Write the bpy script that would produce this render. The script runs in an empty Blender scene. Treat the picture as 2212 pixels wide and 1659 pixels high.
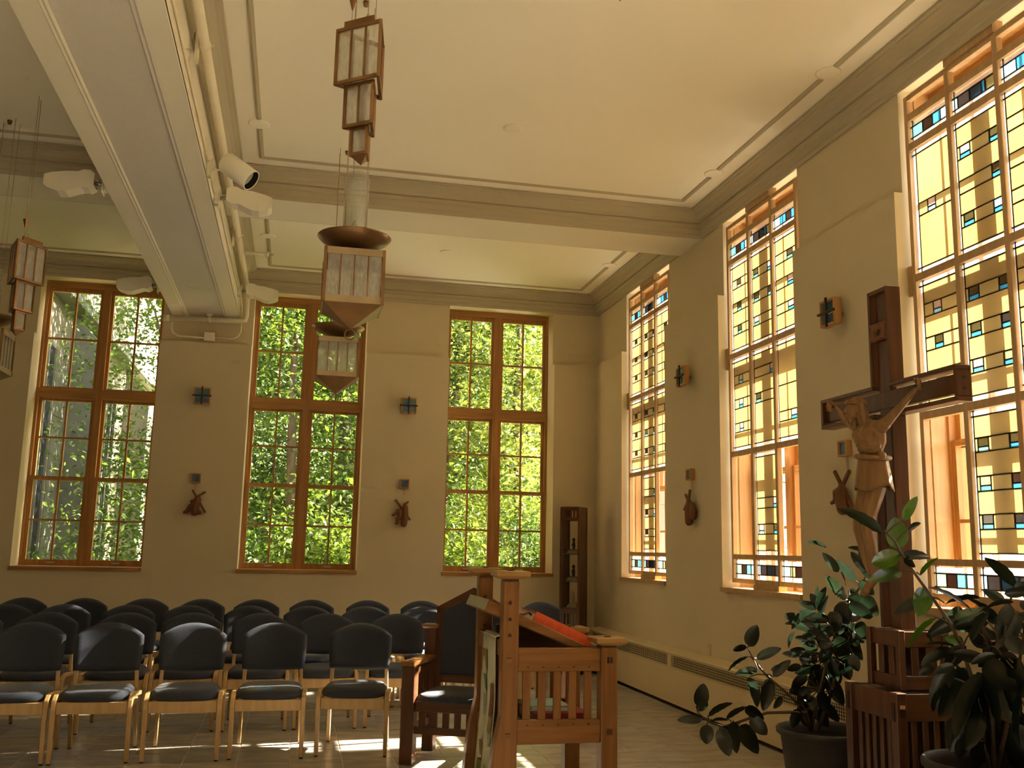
import bpy, bmesh, math, random
import numpy as np
from mathutils import Vector, Matrix
S = bpy.context.scene
COL = S.collection
R = random.Random(11)

# ------------------------------------------------------------ camera
cam = bpy.data.cameras.new('camera'); camo = bpy.data.objects.new('camera', cam); COL.objects.link(camo)
cam.sensor_fit = 'HORIZONTAL'; cam.sensor_width = 36.0; cam.lens = 36.0*2085.03/2212
cam.clip_start = .05; cam.clip_end = 500
_y, _p, _r = .217606, .168911, .020091
fw = Vector((math.sin(_y)*math.cos(_p), math.cos(_y)*math.cos(_p), math.sin(_p)))
r0 = Vector((math.cos(_y), -math.sin(_y), 0)); u0 = r0.cross(fw)
rr = r0*math.cos(_r)+u0*math.sin(_r); uu = u0*math.cos(_r)-r0*math.sin(_r)
M = Matrix((rr, uu, -fw)).transposed().to_4x4(); M.translation = (0, 0, 1.45)
camo.matrix_world = M
S.camera = camo

# ------------------------------------------------------------ world, sun, exposure
SUN_DIR = Vector((-1.0, -.085, -.578)).normalized()      # the way the light travels
w = bpy.data.worlds.new('sky'); S.world = w; w.use_nodes = True
nt = w.node_tree; nt.nodes.clear()
wo = nt.nodes.new('ShaderNodeOutputWorld'); bg = nt.nodes.new('ShaderNodeBackground')
sk = nt.nodes.new('ShaderNodeTexSky'); sk.sky_type = 'NISHITA'; sk.sun_disc = False
sk.sun_elevation = math.radians(30); sk.sun_rotation = math.radians(84)
sk.air_density = 1.0; sk.dust_density = 2.2; sk.ozone_density = .8
wb = nt.nodes.new('ShaderNodeMix'); wb.data_type = 'RGBA'; wb.blend_type = 'MULTIPLY'; wb.inputs[0].default_value = 1.0
wb.inputs[7].default_value = (1.0, .90, .74, 1)      # the picture's warm white balance
nt.links.new(sk.outputs[0], wb.inputs[6]); nt.links.new(wb.outputs[2], bg.inputs[0]); nt.links.new(bg.outputs[0], wo.inputs[0])
bg.inputs[1].default_value = .45
sl = bpy.data.lights.new('sun', 'SUN'); sl.energy = 27.0; sl.angle = math.radians(.6); sl.color = (1.0, .92, .76)
so = bpy.data.objects.new('sun', sl); COL.objects.link(so); so.location = (30, 5, 20)
so.rotation_euler = SUN_DIR.to_track_quat('-Z', 'Y').to_euler()
S.view_settings.view_transform = 'Standard'; S.view_settings.look = 'None'
S.view_settings.exposure = 1.56; S.view_settings.gamma = 1.0; S.view_settings.use_curve_mapping = False
cy = S.cycles
cy.max_bounces = 7; cy.diffuse_bounces = 5; cy.glossy_bounces = 2; cy.transmission_bounces = 4
cy.transparent_max_bounces = 10; cy.sample_clamp_indirect = 6.0; cy.caustics_reflective = False; cy.caustics_refractive = False
cy.use_denoising = True; cy.use_adaptive_sampling = True; cy.adaptive_threshold = .08; cy.adaptive_min_samples = 20

# ------------------------------------------------------------ materials
MATS = {}
def _new(name):
    m = bpy.data.materials.new(name); m.use_nodes = True; m.node_tree.nodes.clear()
    o = m.node_tree.nodes.new('ShaderNodeOutputMaterial'); MATS[name] = m
    return m, m.node_tree, o
def paint(name, c, c2=None, rough=.6, scale=3.0, stretch=(1, 1, 1), bump=.0, bscale=60, metal=0.0, spec=.4, sheen=0.0, detail=4, contrast=(.35, .65), coat=0.0):
    """principled surface, colour varied by object-space noise, optional fine relief"""
    m, t, o = _new(name); L = t.links
    b = t.nodes.new('ShaderNodeBsdfPrincipled'); L.new(b.outputs[0], o.inputs[0])
    b.inputs['Roughness'].default_value = rough; b.inputs['Metallic'].default_value = metal
    b.inputs['Specular IOR Level'].default_value = spec
    if sheen: b.inputs['Sheen Weight'].default_value = sheen
    if coat: b.inputs['Coat Weight'].default_value = coat; b.inputs['Coat Roughness'].default_value = .25
    c2 = c2 or tuple(v*.88 for v in c)
    tc = t.nodes.new('ShaderNodeTexCoord'); mp = t.nodes.new('ShaderNodeMapping'); mp.inputs['Scale'].default_value = stretch
    oi = t.nodes.new('ShaderNodeObjectInfo'); ad = t.nodes.new('ShaderNodeVectorMath'); ad.operation = 'ADD'
    ml = t.nodes.new('ShaderNodeMath'); ml.operation = 'MULTIPLY'; ml.inputs[1].default_value = 37.0
    L.new(oi.outputs['Random'], ml.inputs[0]); L.new(tc.outputs['Object'], ad.inputs[0]); L.new(ml.outputs[0], ad.inputs[1])
    L.new(ad.outputs[0], mp.inputs[0])
    n = t.nodes.new('ShaderNodeTexNoise'); n.inputs['Scale'].default_value = scale; n.inputs['Detail'].default_value = detail
    L.new(mp.outputs[0], n.inputs['Vector'])
    cr = t.nodes.new('ShaderNodeValToRGB'); cr.color_ramp.elements[0].position = contrast[0]; cr.color_ramp.elements[1].position = contrast[1]
    cr.color_ramp.elements[0].color = (*c2, 1); cr.color_ramp.elements[1].color = (*c, 1)
    L.new(n.outputs[0], cr.inputs[0]); L.new(cr.outputs[0], b.inputs['Base Color'])
    if bump:
        n2 = t.nodes.new('ShaderNodeTexNoise'); n2.inputs['Scale'].default_value = bscale; n2.inputs['Detail'].default_value = 3
        L.new(mp.outputs[0], n2.inputs['Vector'])
        bp = t.nodes.new('ShaderNodeBump'); bp.inputs['Strength'].default_value = bump; bp.inputs['Distance'].default_value = .01
        L.new(n2.outputs[0], bp.inputs['Height']); L.new(bp.outputs[0], b.inputs['Normal'])
    return m
def wood(name, c, c2, rough=.42, axis='z', coat=.15):
    st = {'x': (.8, 12, 12), 'y': (12, .8, 12), 'z': (12, 12, .8)}[axis]
    return paint(name, c, c2, rough=rough, scale=2.2, stretch=st, bump=.05, bscale=8, detail=6, spec=.35, coat=coat)
def clear_glass(name, tint=(.96, .98, .96), refl=.06, rough=.02, diff=0.0, bump=0.0, bs=40):
    """flat pane: straight-through transmission with a faint mirror; diff = share scattered"""
    m, t, o = _new(name); L = t.links
    tr = t.nodes.new('ShaderNodeBsdfTransparent'); tr.inputs[0].default_value = (*tint, 1)
    gl = t.nodes.new('ShaderNodeBsdfGlossy'); gl.inputs['Roughness'].default_value = rough
    mx = t.nodes.new('ShaderNodeMixShader'); fr = t.nodes.new('ShaderNodeFresnel'); fr.inputs[0].default_value = 1.45
    mul = t.nodes.new('ShaderNodeMath'); mul.operation = 'MULTIPLY'; mul.inputs[1].default_value = refl/.035*.6; mul.use_clamp = True
    L.new(fr.outputs[0], mul.inputs[0]); L.new(mul.outputs[0], mx.inputs[0])
    src = tr
    if diff:
        tl = t.nodes.new('ShaderNodeBsdfTranslucent'); tl.inputs[0].default_value = (*tint, 1)
        m2 = t.nodes.new('ShaderNodeMixShader'); m2.inputs[0].default_value = diff
        L.new(tr.outputs[0], m2.inputs[1]); L.new(tl.outputs[0], m2.inputs[2]); src = m2
    if bump:
        n2 = t.nodes.new('ShaderNodeTexNoise'); n2.inputs['Scale'].default_value = bs
        tc = t.nodes.new('ShaderNodeTexCoord'); L.new(tc.outputs['Object'], n2.inputs['Vector'])
        bp = t.nodes.new('ShaderNodeBump'); bp.inputs['Strength'].default_value = bump; bp.inputs['Distance'].default_value = .02
        L.new(n2.outputs[0], bp.inputs['Height']); L.new(bp.outputs[0], gl.inputs['Normal'])
    L.new(src.outputs[0], mx.inputs[1]); L.new(gl.outputs[0], mx.inputs[2]); L.new(mx.outputs[0], o.inputs[0])
    return m
def opal_glass(name, tint, c2, trans=.12):
    """streaky art glass that scatters the light falling on it from behind"""
    m, t, o = _new(name); L = t.links
    tc = t.nodes.new('ShaderNodeTexCoord'); n = t.nodes.new('ShaderNodeTexNoise'); n.inputs['Scale'].default_value = 2.2; n.inputs['Detail'].default_value = 3
    L.new(tc.outputs['Object'], n.inputs['Vector'])
    cr = t.nodes.new('ShaderNodeValToRGB'); cr.color_ramp.elements[0].position = .35; cr.color_ramp.elements[1].position = .68
    cr.color_ramp.elements[0].color = (*c2, 1); cr.color_ramp.elements[1].color = (*tint, 1); L.new(n.outputs[0], cr.inputs[0])
    tl = t.nodes.new('ShaderNodeBsdfTranslucent'); L.new(cr.outputs[0], tl.inputs[0])
    df = t.nodes.new('ShaderNodeBsdfDiffuse'); L.new(cr.outputs[0], df.inputs[0])
    tr = t.nodes.new('ShaderNodeBsdfTransparent'); L.new(cr.outputs[0], tr.inputs[0])
    m1 = t.nodes.new('ShaderNodeMixShader'); m1.inputs[0].default_value = trans; L.new(tl.outputs[0], m1.inputs[1]); L.new(tr.outputs[0], m1.inputs[2])
    m2 = t.nodes.new('ShaderNodeMixShader'); m2.inputs[0].default_value = .06; L.new(m1.outputs[0], m2.inputs[1]); L.new(df.outputs[0], m2.inputs[2])
    gl = t.nodes.new('ShaderNodeBsdfGlossy'); gl.inputs['Roughness'].default_value = .08
    m3 = t.nodes.new('ShaderNodeMixShader'); m3.inputs[0].default_value = .025; L.new(m2.outputs[0], m3.inputs[1]); L.new(gl.outputs[0], m3.inputs[2])
    L.new(m3.outputs[0], o.inputs[0]); return m
def rippled_glass(name, amp=.16, base=.36, gloss=.12):
    """seedy hand-made lamp glass: part clear, part scattering, uneven sheen"""
    m, t, o = _new(name); L = t.links
    tc = t.nodes.new('ShaderNodeTexCoord'); mp = t.nodes.new('ShaderNodeMapping'); mp.inputs['Scale'].default_value = (1, 1, .35)
    L.new(tc.outputs['Object'], mp.inputs[0])
    n = t.nodes.new('ShaderNodeTexNoise'); n.inputs['Scale'].default_value = 75; n.inputs['Detail'].default_value = 3; L.new(mp.outputs[0], n.inputs['Vector'])
    cr = t.nodes.new('ShaderNodeValToRGB'); cr.color_ramp.elements[0].position = .25; cr.color_ramp.elements[1].position = .8; L.new(n.outputs[0], cr.inputs[0])
    bp = t.nodes.new('ShaderNodeBump'); bp.inputs['Strength'].default_value = .8; bp.inputs['Distance'].default_value = .01; L.new(n.outputs[0], bp.inputs['Height'])
    tr = t.nodes.new('ShaderNodeBsdfTransparent'); tr.inputs[0].default_value = (.93, .93, .88, 1)
    tl = t.nodes.new('ShaderNodeBsdfTranslucent'); tl.inputs[0].default_value = (.95, .94, .88, 1)
    df = t.nodes.new('ShaderNodeBsdfDiffuse'); df.inputs[0].default_value = (.85, .83, .76, 1)
    gl = t.nodes.new('ShaderNodeBsdfGlossy'); gl.inputs['Roughness'].default_value = .12; L.new(bp.outputs[0], gl.inputs['Normal'])
    a = t.nodes.new('ShaderNodeMixShader'); a.inputs[0].default_value = .45; L.new(tl.outputs[0], a.inputs[1]); L.new(df.outputs[0], a.inputs[2])
    mu = t.nodes.new('ShaderNodeMath'); mu.operation = 'MULTIPLY_ADD'; mu.inputs[1].default_value = amp; mu.inputs[2].default_value = base; L.new(cr.outputs[0], mu.inputs[0])
    b = t.nodes.new('ShaderNodeMixShader'); L.new(mu.outputs[0], b.inputs[0]); L.new(tr.outputs[0], b.inputs[1]); L.new(a.outputs[0], b.inputs[2])
    c = t.nodes.new('ShaderNodeMixShader'); c.inputs[0].default_value = gloss; L.new(b.outputs[0], c.inputs[1]); L.new(gl.outputs[0], c.inputs[2])
    L.new(c.outputs[0], o.inputs[0]); return m
def leaf_mat(name, c, c2, trans=.4, rough=.35, gloss=.08, scale=6.0):
    m, t, o = _new(name); L = t.links
    oi = t.nodes.new('ShaderNodeObjectInfo'); tc = t.nodes.new('ShaderNodeTexCoord')
    n = t.nodes.new('ShaderNodeTexNoise'); n.inputs['Scale'].default_value = scale; n.inputs['Detail'].default_value = 2
    L.new(tc.outputs['Object'], n.inputs['Vector'])
    ad = t.nodes.new('ShaderNodeMath'); ad.operation = 'ADD'; ad.use_clamp = True
    mu = t.nodes.new('ShaderNodeMath'); mu.operation = 'MULTIPLY_ADD'; mu.inputs[1].default_value = .5; mu.inputs[2].default_value = -.25
    L.new(oi.outputs['Random'], mu.inputs[0]); L.new(n.outputs[0], ad.inputs[0]); L.new(mu.outputs[0], ad.inputs[1])
    cr = t.nodes.new('ShaderNodeValToRGB'); cr.color_ramp.elements[0].position = .3; cr.color_ramp.elements[1].position = .7
    cr.color_ramp.elements[0].color = (*c2, 1); cr.color_ramp.elements[1].color = (*c, 1); L.new(ad.outputs[0], cr.inputs[0])
    df = t.nodes.new('ShaderNodeBsdfDiffuse'); tl = t.nodes.new('ShaderNodeBsdfTranslucent'); gl = t.nodes.new('ShaderNodeBsdfGlossy')
    gl.inputs['Roughness'].default_value = rough
    L.new(cr.outputs[0], df.inputs[0])
    hs = t.nodes.new('ShaderNodeHueSaturation'); hs.inputs['Saturation'].default_value = 1.15; hs.inputs['Value'].default_value = 1.5
    L.new(cr.outputs[0], hs.inputs['Color']); L.new(hs.outputs[0], tl.inputs[0])
    m1 = t.nodes.new('ShaderNodeMixShader'); m1.inputs[0].default_value = trans; L.new(df.outputs[0], m1.inputs[1]); L.new(tl.outputs[0], m1.inputs[2])
    m2 = t.nodes.new('ShaderNodeMixShader'); m2.inputs[0].default_value = gloss; L.new(m1.outputs[0], m2.inputs[1]); L.new(gl.outputs[0], m2.inputs[2])
    L.new(m2.outputs[0], o.inputs[0]); return m

wall_m = paint('wall_paint', (.645, .555, .37), (.625, .535, .355), rough=.75, scale=1.6, bump=.03, bscale=90, spec=.2)
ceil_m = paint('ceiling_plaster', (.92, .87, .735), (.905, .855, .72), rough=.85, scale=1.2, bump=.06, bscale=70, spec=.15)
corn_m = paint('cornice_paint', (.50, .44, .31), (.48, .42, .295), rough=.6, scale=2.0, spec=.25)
beam_m = paint('beam_paint', (.80, .745, .61), (.775, .72, .585), rough=.7, scale=1.5, spec=.2)
panel_m = paint('beam_panel_fabric', (.66, .62, .55), (.63, .59, .52), rough=.95, scale=90, spec=.05, bump=.1, bscale=300)
pipe_m = paint('pipe_paint', (.82, .75, .56), (.78, .71, .53), rough=.45, scale=4)
white_m = paint('lamp_enamel', (.84, .80, .66), (.81, .77, .63), rough=.4, scale=5)
tile_m = paint('floor_tile', (.47, .415, .33), (.29, .25, .195), rough=.33, scale=4.5, stretch=(1, 2.2, 1), detail=7, spec=.45, bump=.04, bscale=30)
grout_m = paint('grout', (.66, .61, .51), (.60, .55, .46), rough=.8, scale=20)
oak = wood('window_oak', (.43, .215, .068), (.31, .145, .042), axis='z')
oakx = wood('window_oak_rail', (.43, .215, .068), (.31, .145, .042), axis='x')
fir = wood('screen_fir', (.53, .345, .165), (.44, .28, .125), axis='z')
lead_m = paint('lead_came', (.035, .028, .02), (.02, .016, .012), rough=.5, metal=.4)
maple = wood('chair_maple', (.56, .37, .165), (.46, .29, .12), axis='z', coat=.25)
fabric = paint('navy_upholstery', (.052, .058, .078), (.030, .034, .047), rough=.95, scale=260, detail=2, spec=.1, sheen=.18, bump=.25, bscale=500)
cherry = wood('cherry_wood', (.105, .038, .0135), (.062, .021, .0075), axis='z', rough=.36, coat=.3)
cherryx = wood('cherry_wood_rail', (.105, .038, .0135), (.062, .021, .0075), axis='x', rough=.36, coat=.3)
amber = wood('amber_lectern_wood', (.255, .108, .028), (.175, .070, .0165), axis='z', rough=.36, coat=.3)
amberx = wood('amber_lectern_rail', (.255, .108, .028), (.175, .070, .0165), axis='x', rough=.36, coat=.3)
dark_peg = paint('dark_peg', (.03, .012, .008), rough=.5)
carve = wood('carved_limewood', (.26, .138, .050), (.19, .095, .032), axis='z', rough=.5, coat=.1)
carve_d = wood('carved_station_wood', (.19, .075, .028), (.13, .05, .018), axis='z', rough=.55, coat=.05)
copper = paint('aged_copper', (.34, .19, .085), (.22, .12, .052), rough=.34, metal=.75, scale=5)
bronze = paint('dark_bronze_edge', (.48, .37, .22), (.38, .28, .165), rough=.42, metal=.4, scale=5)
steel = paint('steel', (.5, .48, .45), rough=.3, metal=1.0)
black_m = paint('black_void', (.012, .011, .010), rough=.8)
rubber = paint('dark_rubber', (.03, .026, .022), rough=.7)
pot_m = paint('dark_plastic_pot', (.045, .040, .034), (.03, .027, .023), rough=.55, scale=8, bump=.1, bscale=30)
soil_m = paint('potting_soil', (.05, .032, .018), (.025, .016, .01), rough=.95, scale=40, bump=.6, bscale=60)
cap_wood = wood('honey_cap_wood', (.36, .20, .065), (.28, .145, .043), axis='x', rough=.36, coat=.3)
bark_m = paint('bark', (.16, .11, .07), (.085, .058, .036), rough=.9, scale=14, stretch=(1, 1, .3), bump=.5, bscale=22)
stem_m = paint('ficus_stem', (.10, .06, .03), (.06, .038, .02), rough=.6, scale=20)
rubber_leaf = leaf_mat('ficus_leaf', (.0085, .0135, .0065), (.005, .0085, .005), trans=.40, rough=.28, gloss=.055, scale=3)
sunlit_leaf = leaf_mat('ficus_young_leaf', (.05, .115, .014), (.03, .075, .010), trans=.55, rough=.25, gloss=.10, scale=3)  # sun on the leaves painted in as a brighter green
tree_leaf = leaf_mat('tree_leaf', (.195, .25, .05), (.065, .115, .022), trans=.45, rough=.4, gloss=.05, scale=1.3)
tree_leaf2 = leaf_mat('tree_leaf_yellow', (.245, .275, .065), (.10, .15, .033), trans=.45, rough=.4, gloss=.05, scale=1.3)
tree_leaf3 = leaf_mat('tree_leaf_dark', (.115, .165, .038), (.036, .068, .016), trans=.4, rough=.4, gloss=.05, scale=1.3)
stone_m = paint('limestone', (.30, .255, .185), (.235, .20, .145), rough=.9, scale=2.5, bump=.3, bscale=12)
stone_w = paint('pale_limestone', (.27, .25, .205), (.21, .195, .155), rough=.9, scale=2.5, bump=.3, bscale=12)
stone_g = paint('grey_buttress_stone', (.34, .325, .295), (.29, .275, .25), rough=.9, scale=3, bump=.2, bscale=12)
grass_m = paint('lawn', (.12, .20, .035), (.06, .11, .02), rough=.9, scale=6, bump=.6, bscale=60)
hill_m = paint('wooded_hill', (.09, .13, .05), (.05, .08, .035), rough=.95, scale=1.2, bump=1.0, bscale=3)
bounce_m = paint('pale_paving', (.78, .74, .66), (.72, .68, .60), rough=.9, scale=3, bump=.1, bscale=20)
dark_glass = paint('dark_window_glass', (.02, .024, .03), rough=.08, spec=.6)
pane_m = clear_glass('window_pane', (.95, .97, .95), .05)
clear_m = clear_glass('clear_art_glass', (.90, .90, .88), .06, rough=.05, diff=.12)
seedy = rippled_glass('seedy_lamp_glass')
crackle = rippled_glass('crackle_cylinder_glass', .14, .14, .16)
yellow = opal_glass('amber_opal_glass', (.130, .090, .032), (.120, .080, .0255))
yellow2 = opal_glass('pale_amber_opal_glass', (.135, .098, .038), (.124, .088, .031))
ART = {'Y': yellow, 'P': yellow2, 'C': clear_m,
       'D': clear_glass('olive_art_glass', (.070, .056, .020), .06, diff=.12),
       'M': clear_glass('brown_art_glass', (.026, .012, .008), .06, diff=.08),
       'B': clear_glass('sky_blue_art_glass', (.018, .15, .36), .06, diff=.5),
       'L': clear_glass('pale_blue_art_glass', (.12, .27, .42), .06, diff=.5),
       'T': clear_glass('turquoise_art_glass', (.045, .21, .23), .06, diff=.5),
       'N': clear_glass('navy_art_glass', (.006, .016, .033), .06, diff=.3),
       'K': clear_glass('black_art_glass', (.018, .014, .014), .06, diff=.2),
       'G': clear_glass('sage_art_glass', (.10, .19, .11), .06, diff=.5),
       'V': clear_glass('mauve_art_glass', (.26, .19, .16), .06, diff=.4),
       'O': clear_glass('moss_art_glass', (.13, .14, .07), .06, diff=.4)}

bounce_damper = wood('dark_wall_panelling', (.16, .09, .045), (.11, .06, .03), axis='z')  # unseen left wall made dark to cut bounce onto the right wall
# ------------------------------------------------------------ mesh helpers
class MB:
    def __init__(s): s.v = []; s.f = []; s.mi = []; s.sm = []
    def add(s, vs, fs, mi=0, smooth=False):
        o = len(s.v); s.v += [tuple(a) for a in vs]; s.f += [tuple(i+o for i in f) for f in fs]; s.mi += [mi]*len(fs); s.sm += [smooth]*len(fs); return s
    def box(s, x0, x1, y0, y1, z0, z1, mi=0):
        vs = [(x0, y0, z0), (x1, y0, z0), (x1, y1, z0), (x0, y1, z0), (x0, y0, z1), (x1, y0, z1), (x1, y1, z1), (x0, y1, z1)]
        return s.add(vs, [(0, 3, 2, 1), (4, 5, 6, 7), (0, 1, 5, 4), (1, 2, 6, 5), (2, 3, 7, 6), (3, 0, 4, 7)], mi)
    def cham(s, x0, x1, y0, y1, z0, z1, c):
        """box with chamfered vertical and top edges"""
        def ring(i, z): return [(x0+i+c, y0+i, z), (x1-i-c, y0+i, z), (x1-i, y0+i+c, z), (x1-i, y1-i-c, z), (x1-i-c, y1-i, z), (x0+i+c, y1-i, z), (x0+i, y1-i-c, z), (x0+i, y0+i+c, z)]
        rs = [ring(c*.6, z0), ring(0, z0+c), ring(0, z1-c), ring(c*.6, z1)]
        return s.loft(rs, caps=True)
    def loft(s, rings, caps=True, closed=True, smooth=False, mi=0):
        n = len(rings[0]); vs = [p for r in rings for p in r]; fs = []
        for a in range(len(rings)-1):
            for i in range(n if closed else n-1):
                j = (i+1) % n; fs.append((a*n+i, a*n+j, (a+1)*n+j, (a+1)*n+i))
        if caps: fs.append(tuple(range(n-1, -1, -1))); fs.append(tuple((len(rings)-1)*n+i for i in range(n)))
        return s.add(vs, fs, mi, smooth)
    def bar(s, a, b, w, h, up=(0, 0, 1)):
        """rectangular bar from a to b, w across, h along 'up'"""
        a, b = Vector(a), Vector(b); d = (b-a).normalized(); u = Vector(up); x = d.cross(u)
        if x.length < 1e-4: x = d.cross(Vector((0, 1, 0)))
        x.normalize(); u = x.cross(d).normalized()
        def rg(p): return [p-x*w/2-u*h/2, p+x*w/2-u*h/2, p+x*w/2+u*h/2, p-x*w/2+u*h/2]
        return s.loft([rg(a), rg(b)])
    def path(s, pts, w, h, side=(1, 0, 0)):
        """flat bent-wood strip through pts; w along 'side', h across"""
        pts = [Vector(p) for p in pts]; sd = Vector(side); rs = []
        for i, p in enumerate(pts):
            d = (pts[min(i+1, len(pts)-1)]-pts[max(i-1, 0)]).normalized(); n = d.cross(sd).normalized()
            hh = h[i] if isinstance(h, (list, tuple)) else h
            rs.append([p-sd*w/2-n*hh/2, p+sd*w/2-n*hh/2, p+sd*w/2+n*hh/2, p-sd*w/2+n*hh/2])
        return s.loft(rs)
    def tube(s, pts, rad, n=8, smooth=True, mi=0):
        pts = [Vector(p) for p in pts]; rs = []; x = None
        for i, p in enumerate(pts):
            d = (pts[min(i+1, len(pts)-1)]-pts[max(i-1, 0)]).normalized()
            if x is None:
                x = d.cross(Vector((0, 0, 1)));
                if x.length < 1e-3: x = d.cross(Vector((0, 1, 0)))
            x = (x-d*x.dot(d)).normalized(); y = d.cross(x)
            r_ = rad[i] if isinstance(rad, (list, tuple)) else rad
            rs.append([p+(x*math.cos(2*math.pi*k/n)+y*math.sin(2*math.pi*k/n))*r_ for k in range(n)])
        return s.loft(rs, smooth=smooth, mi=mi)
    def lathe(s, prof, c=(0, 0, 0), n=24, smooth=True, caps=False, mi=0):
        c = Vector(c); rs = [[c+Vector((r_*math.cos(2*math.pi*k/n), r_*math.sin(2*math.pi*k/n), z)) for k in range(n)] for r_, z in prof]
        return s.loft(rs, caps=caps, smooth=smooth, mi=mi)
    def ball(s, c, r, n=10, m=7, smooth=True):
        r = r if isinstance(r, (list, tuple)) else (r, r, r); c = Vector(c)
        rs = []
        for j in range(m+1):
            a = math.pi*j/m; q = max(math.sin(a), .02)
            rs.append([c+Vector((r[0]*q*math.cos(2*math.pi*k/n), r[1]*q*math.sin(2*math.pi*k/n), -r[2]*math.cos(a))) for k in range(n)])
        return s.loft(rs, smooth=smooth)
    def xf(s, m):
        s.v = [tuple(m @ Vector(p)) for p in s.v]; return s
    def mesh(s, name, mats):
        me = bpy.data.meshes.new(name); me.from_pydata(s.v, [], s.f)
        for m in (mats if isinstance(mats, (list, tuple)) else [mats]): me.materials.append(m)
        if any(s.mi): me.polygons.foreach_set('material_index', s.mi)
        if any(s.sm): me.polygons.foreach_set('use_smooth', s.sm)
        me.update(); return me
    def build(s, name, mats, parent=None, kind=None):
        return link(name, s.mesh(name, mats), parent, kind)
def link(name, me, parent=None, kind=None):
    o = bpy.data.objects.new(name, me); COL.objects.link(o)
    if parent: o.parent = parent
    if kind: o['kind'] = kind
    return o
def bevel(o, w=.004, seg=2):
    m = o.modifiers.new('bevel', 'BEVEL'); m.width = w; m.segments = seg; m.limit_method = 'ANGLE'; return o
def empty(name, loc=(0, 0, 0), rz=0, parent=None):
    o = bpy.data.objects.new(name, None); COL.objects.link(o); o.location = loc; o.rotation_euler = (0, 0, rz); o.empty_display_size = .05
    if parent: o.parent = parent
    return o
def tag(o, label, cat, group=None):
    o['label'] = label; o['category'] = cat
    if group: o['group'] = group
    return o
def struct(o): o['kind'] = 'structure'; return o

def copy_tree(o, parent=None, tree=None):
    if tree is None:
        tree = {}
        for c in bpy.data.objects:
            if c.parent: tree.setdefault(c.parent.name, []).append(c)
    c = o.copy(); COL.objects.link(c); c.parent = parent
    for ch in tree.get(o.name, []): copy_tree(ch, c, tree)
    return c
# ------------------------------------------------------------ the room
D, DU = 11.829, 11.923            # back wall: furred lower face, upper face
RX, RU = 3.726, 3.787             # right wall, likewise
ZL, ZC, CE = 3.809, 4.503, 4.755  # ledge, foot of cornice, ceiling
ZS = 1.153
BX0, BX1, BZ = -1.553, -.780, 4.129   # long beam
XB0, XB1 = 8.556, 9.112               # cross beam
LEFT, REAR = -9.0, -3.6
BW = [(-3.039, -1.659), (-.612, .768), (1.802, 3.172)]
RW = [(9.418, 10.796), (6.69, 8.078), (3.965, 5.351), (1.245, 2.63), (-1.475, -.09)]

# floor: bed with single tiles laid on it
fl = struct(MB().box(LEFT-.2, 4.3, REAR-.2, 12.4, -.12, -.0035).build('floor', grout_m))
T = .3505
tm = MB().cham(-T/2+.0042, T/2-.0042, -T/2+.0042, T/2-.0042, -.012, 0, .002).mesh('tile', tile_m)
far = MB()
n = 0
for j in range(-31, 14):
    for i in range(-25, 12):
        cx, cyy = -.284+T*(i+.5), 7.04+T*(j+.5)
        if cx < LEFT or cx > RX-.02 or cyy > D or cyy < REAR: continue
        vis = -3.3 < cx < 3.55 and 6.15 < cyy < 11.2 and cx > -.3*cyy+.2
        if vis and n < 300:
            t = link('tile', tm, fl); t.location = (cx, cyy, 0); t.rotation_euler = (0, 0, R.choice((0, math.pi))); n += 1
        else: far.cham(cx-T/2+.0042, cx+T/2-.0042, cyy-T/2+.0042, cyy+T/2-.0042, -.012, 0, .002)
far.build('tile_field', tile_m, fl, 'stuff')

# back wall
def wall_with_openings(name, spans, lo, hi, along, face_l, face_u, out, zhead):
    b = MB()
    def bb(a0, a1, f, z0, z1):
        if along == 'x': b.box(a0, a1, f, out, z0, z1)
        else: b.box(f, out, a0, a1, z0, z1)
    e = [lo]+[v for s_ in spans for v in s_]+[hi]
    for k in range(0, len(e), 2):
        bb(e[k], e[k+1], face_l, 0, ZL); bb(e[k], e[k+1], face_u, ZL, 5.1)
    for a0, a1 in spans:
        bb(a0, a1, face_l, 0, ZS-.035); bb(a0, a1, face_u, zhead, 5.1)
    return struct(b.build(name, wall_m))
wall_with_openings('wall_back', BW, LEFT-.3, 4.32, 'x', D, DU, 12.32, 4.515)
wall_with_openings('wall_right', sorted(RW), REAR-.3, 12.32, 'y', RX, RU, 4.32, 4.53)
struct(MB().box(LEFT-.3, LEFT, REAR-.3, 12.3, 0, 5.1).build('wall_left', bounce_damper))
struct(MB().box(LEFT, RX, REAR-.3, REAR, 0, 5.1).build('wall_rear', wall_m))
struct(MB().box(LEFT-.3, 4.32, REAR-.3, 12.32, CE, 5.1).build('ceiling', ceil_m))

# beams
lb = MB().box(BX0, BX1, REAR, DU, BZ+.012, CE)
beam = struct(lb.build('ceiling_beam', beam_m))
for x0, x1 in ((BX0, BX0+.145), (BX1-.135, BX1)):
    MB().box(x0, x1, REAR, DU, BZ, BZ+.03).build('soffit_border', beam_m, beam)
MB().box(BX0+.145, BX1-.135, REAR, DU, BZ+.008, BZ+.02).build('soffit_panel', panel_m, beam)
def strip(x, y0, y1, w, z, mat, par, name='soffit_moulding'):
    b = MB(); pr = [(-w/2, 0), (-w/2, -.006), (-w*.28, -.016), (0, -.010), (w*.25, -.016), (w/2, -.006), (w/2, 0)]
    b.loft([[(x+a, y, z+q) for a, q in pr] for y in (y0, y1)], caps=True); return b.build(name, mat, par)
strip(BX0+.165, REAR, DU, .05, BZ+.012, beam_m, beam); strip(BX1-.155, REAR, DU, .05, BZ+.012, panel_m, beam)
for x0, x1 in ((BX1, RU), (LEFT, BX0)):
    struct(MB().box(x0, x1, XB0, XB1, ZC-.004, CE).build('cross_beam', beam_m))

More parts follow.
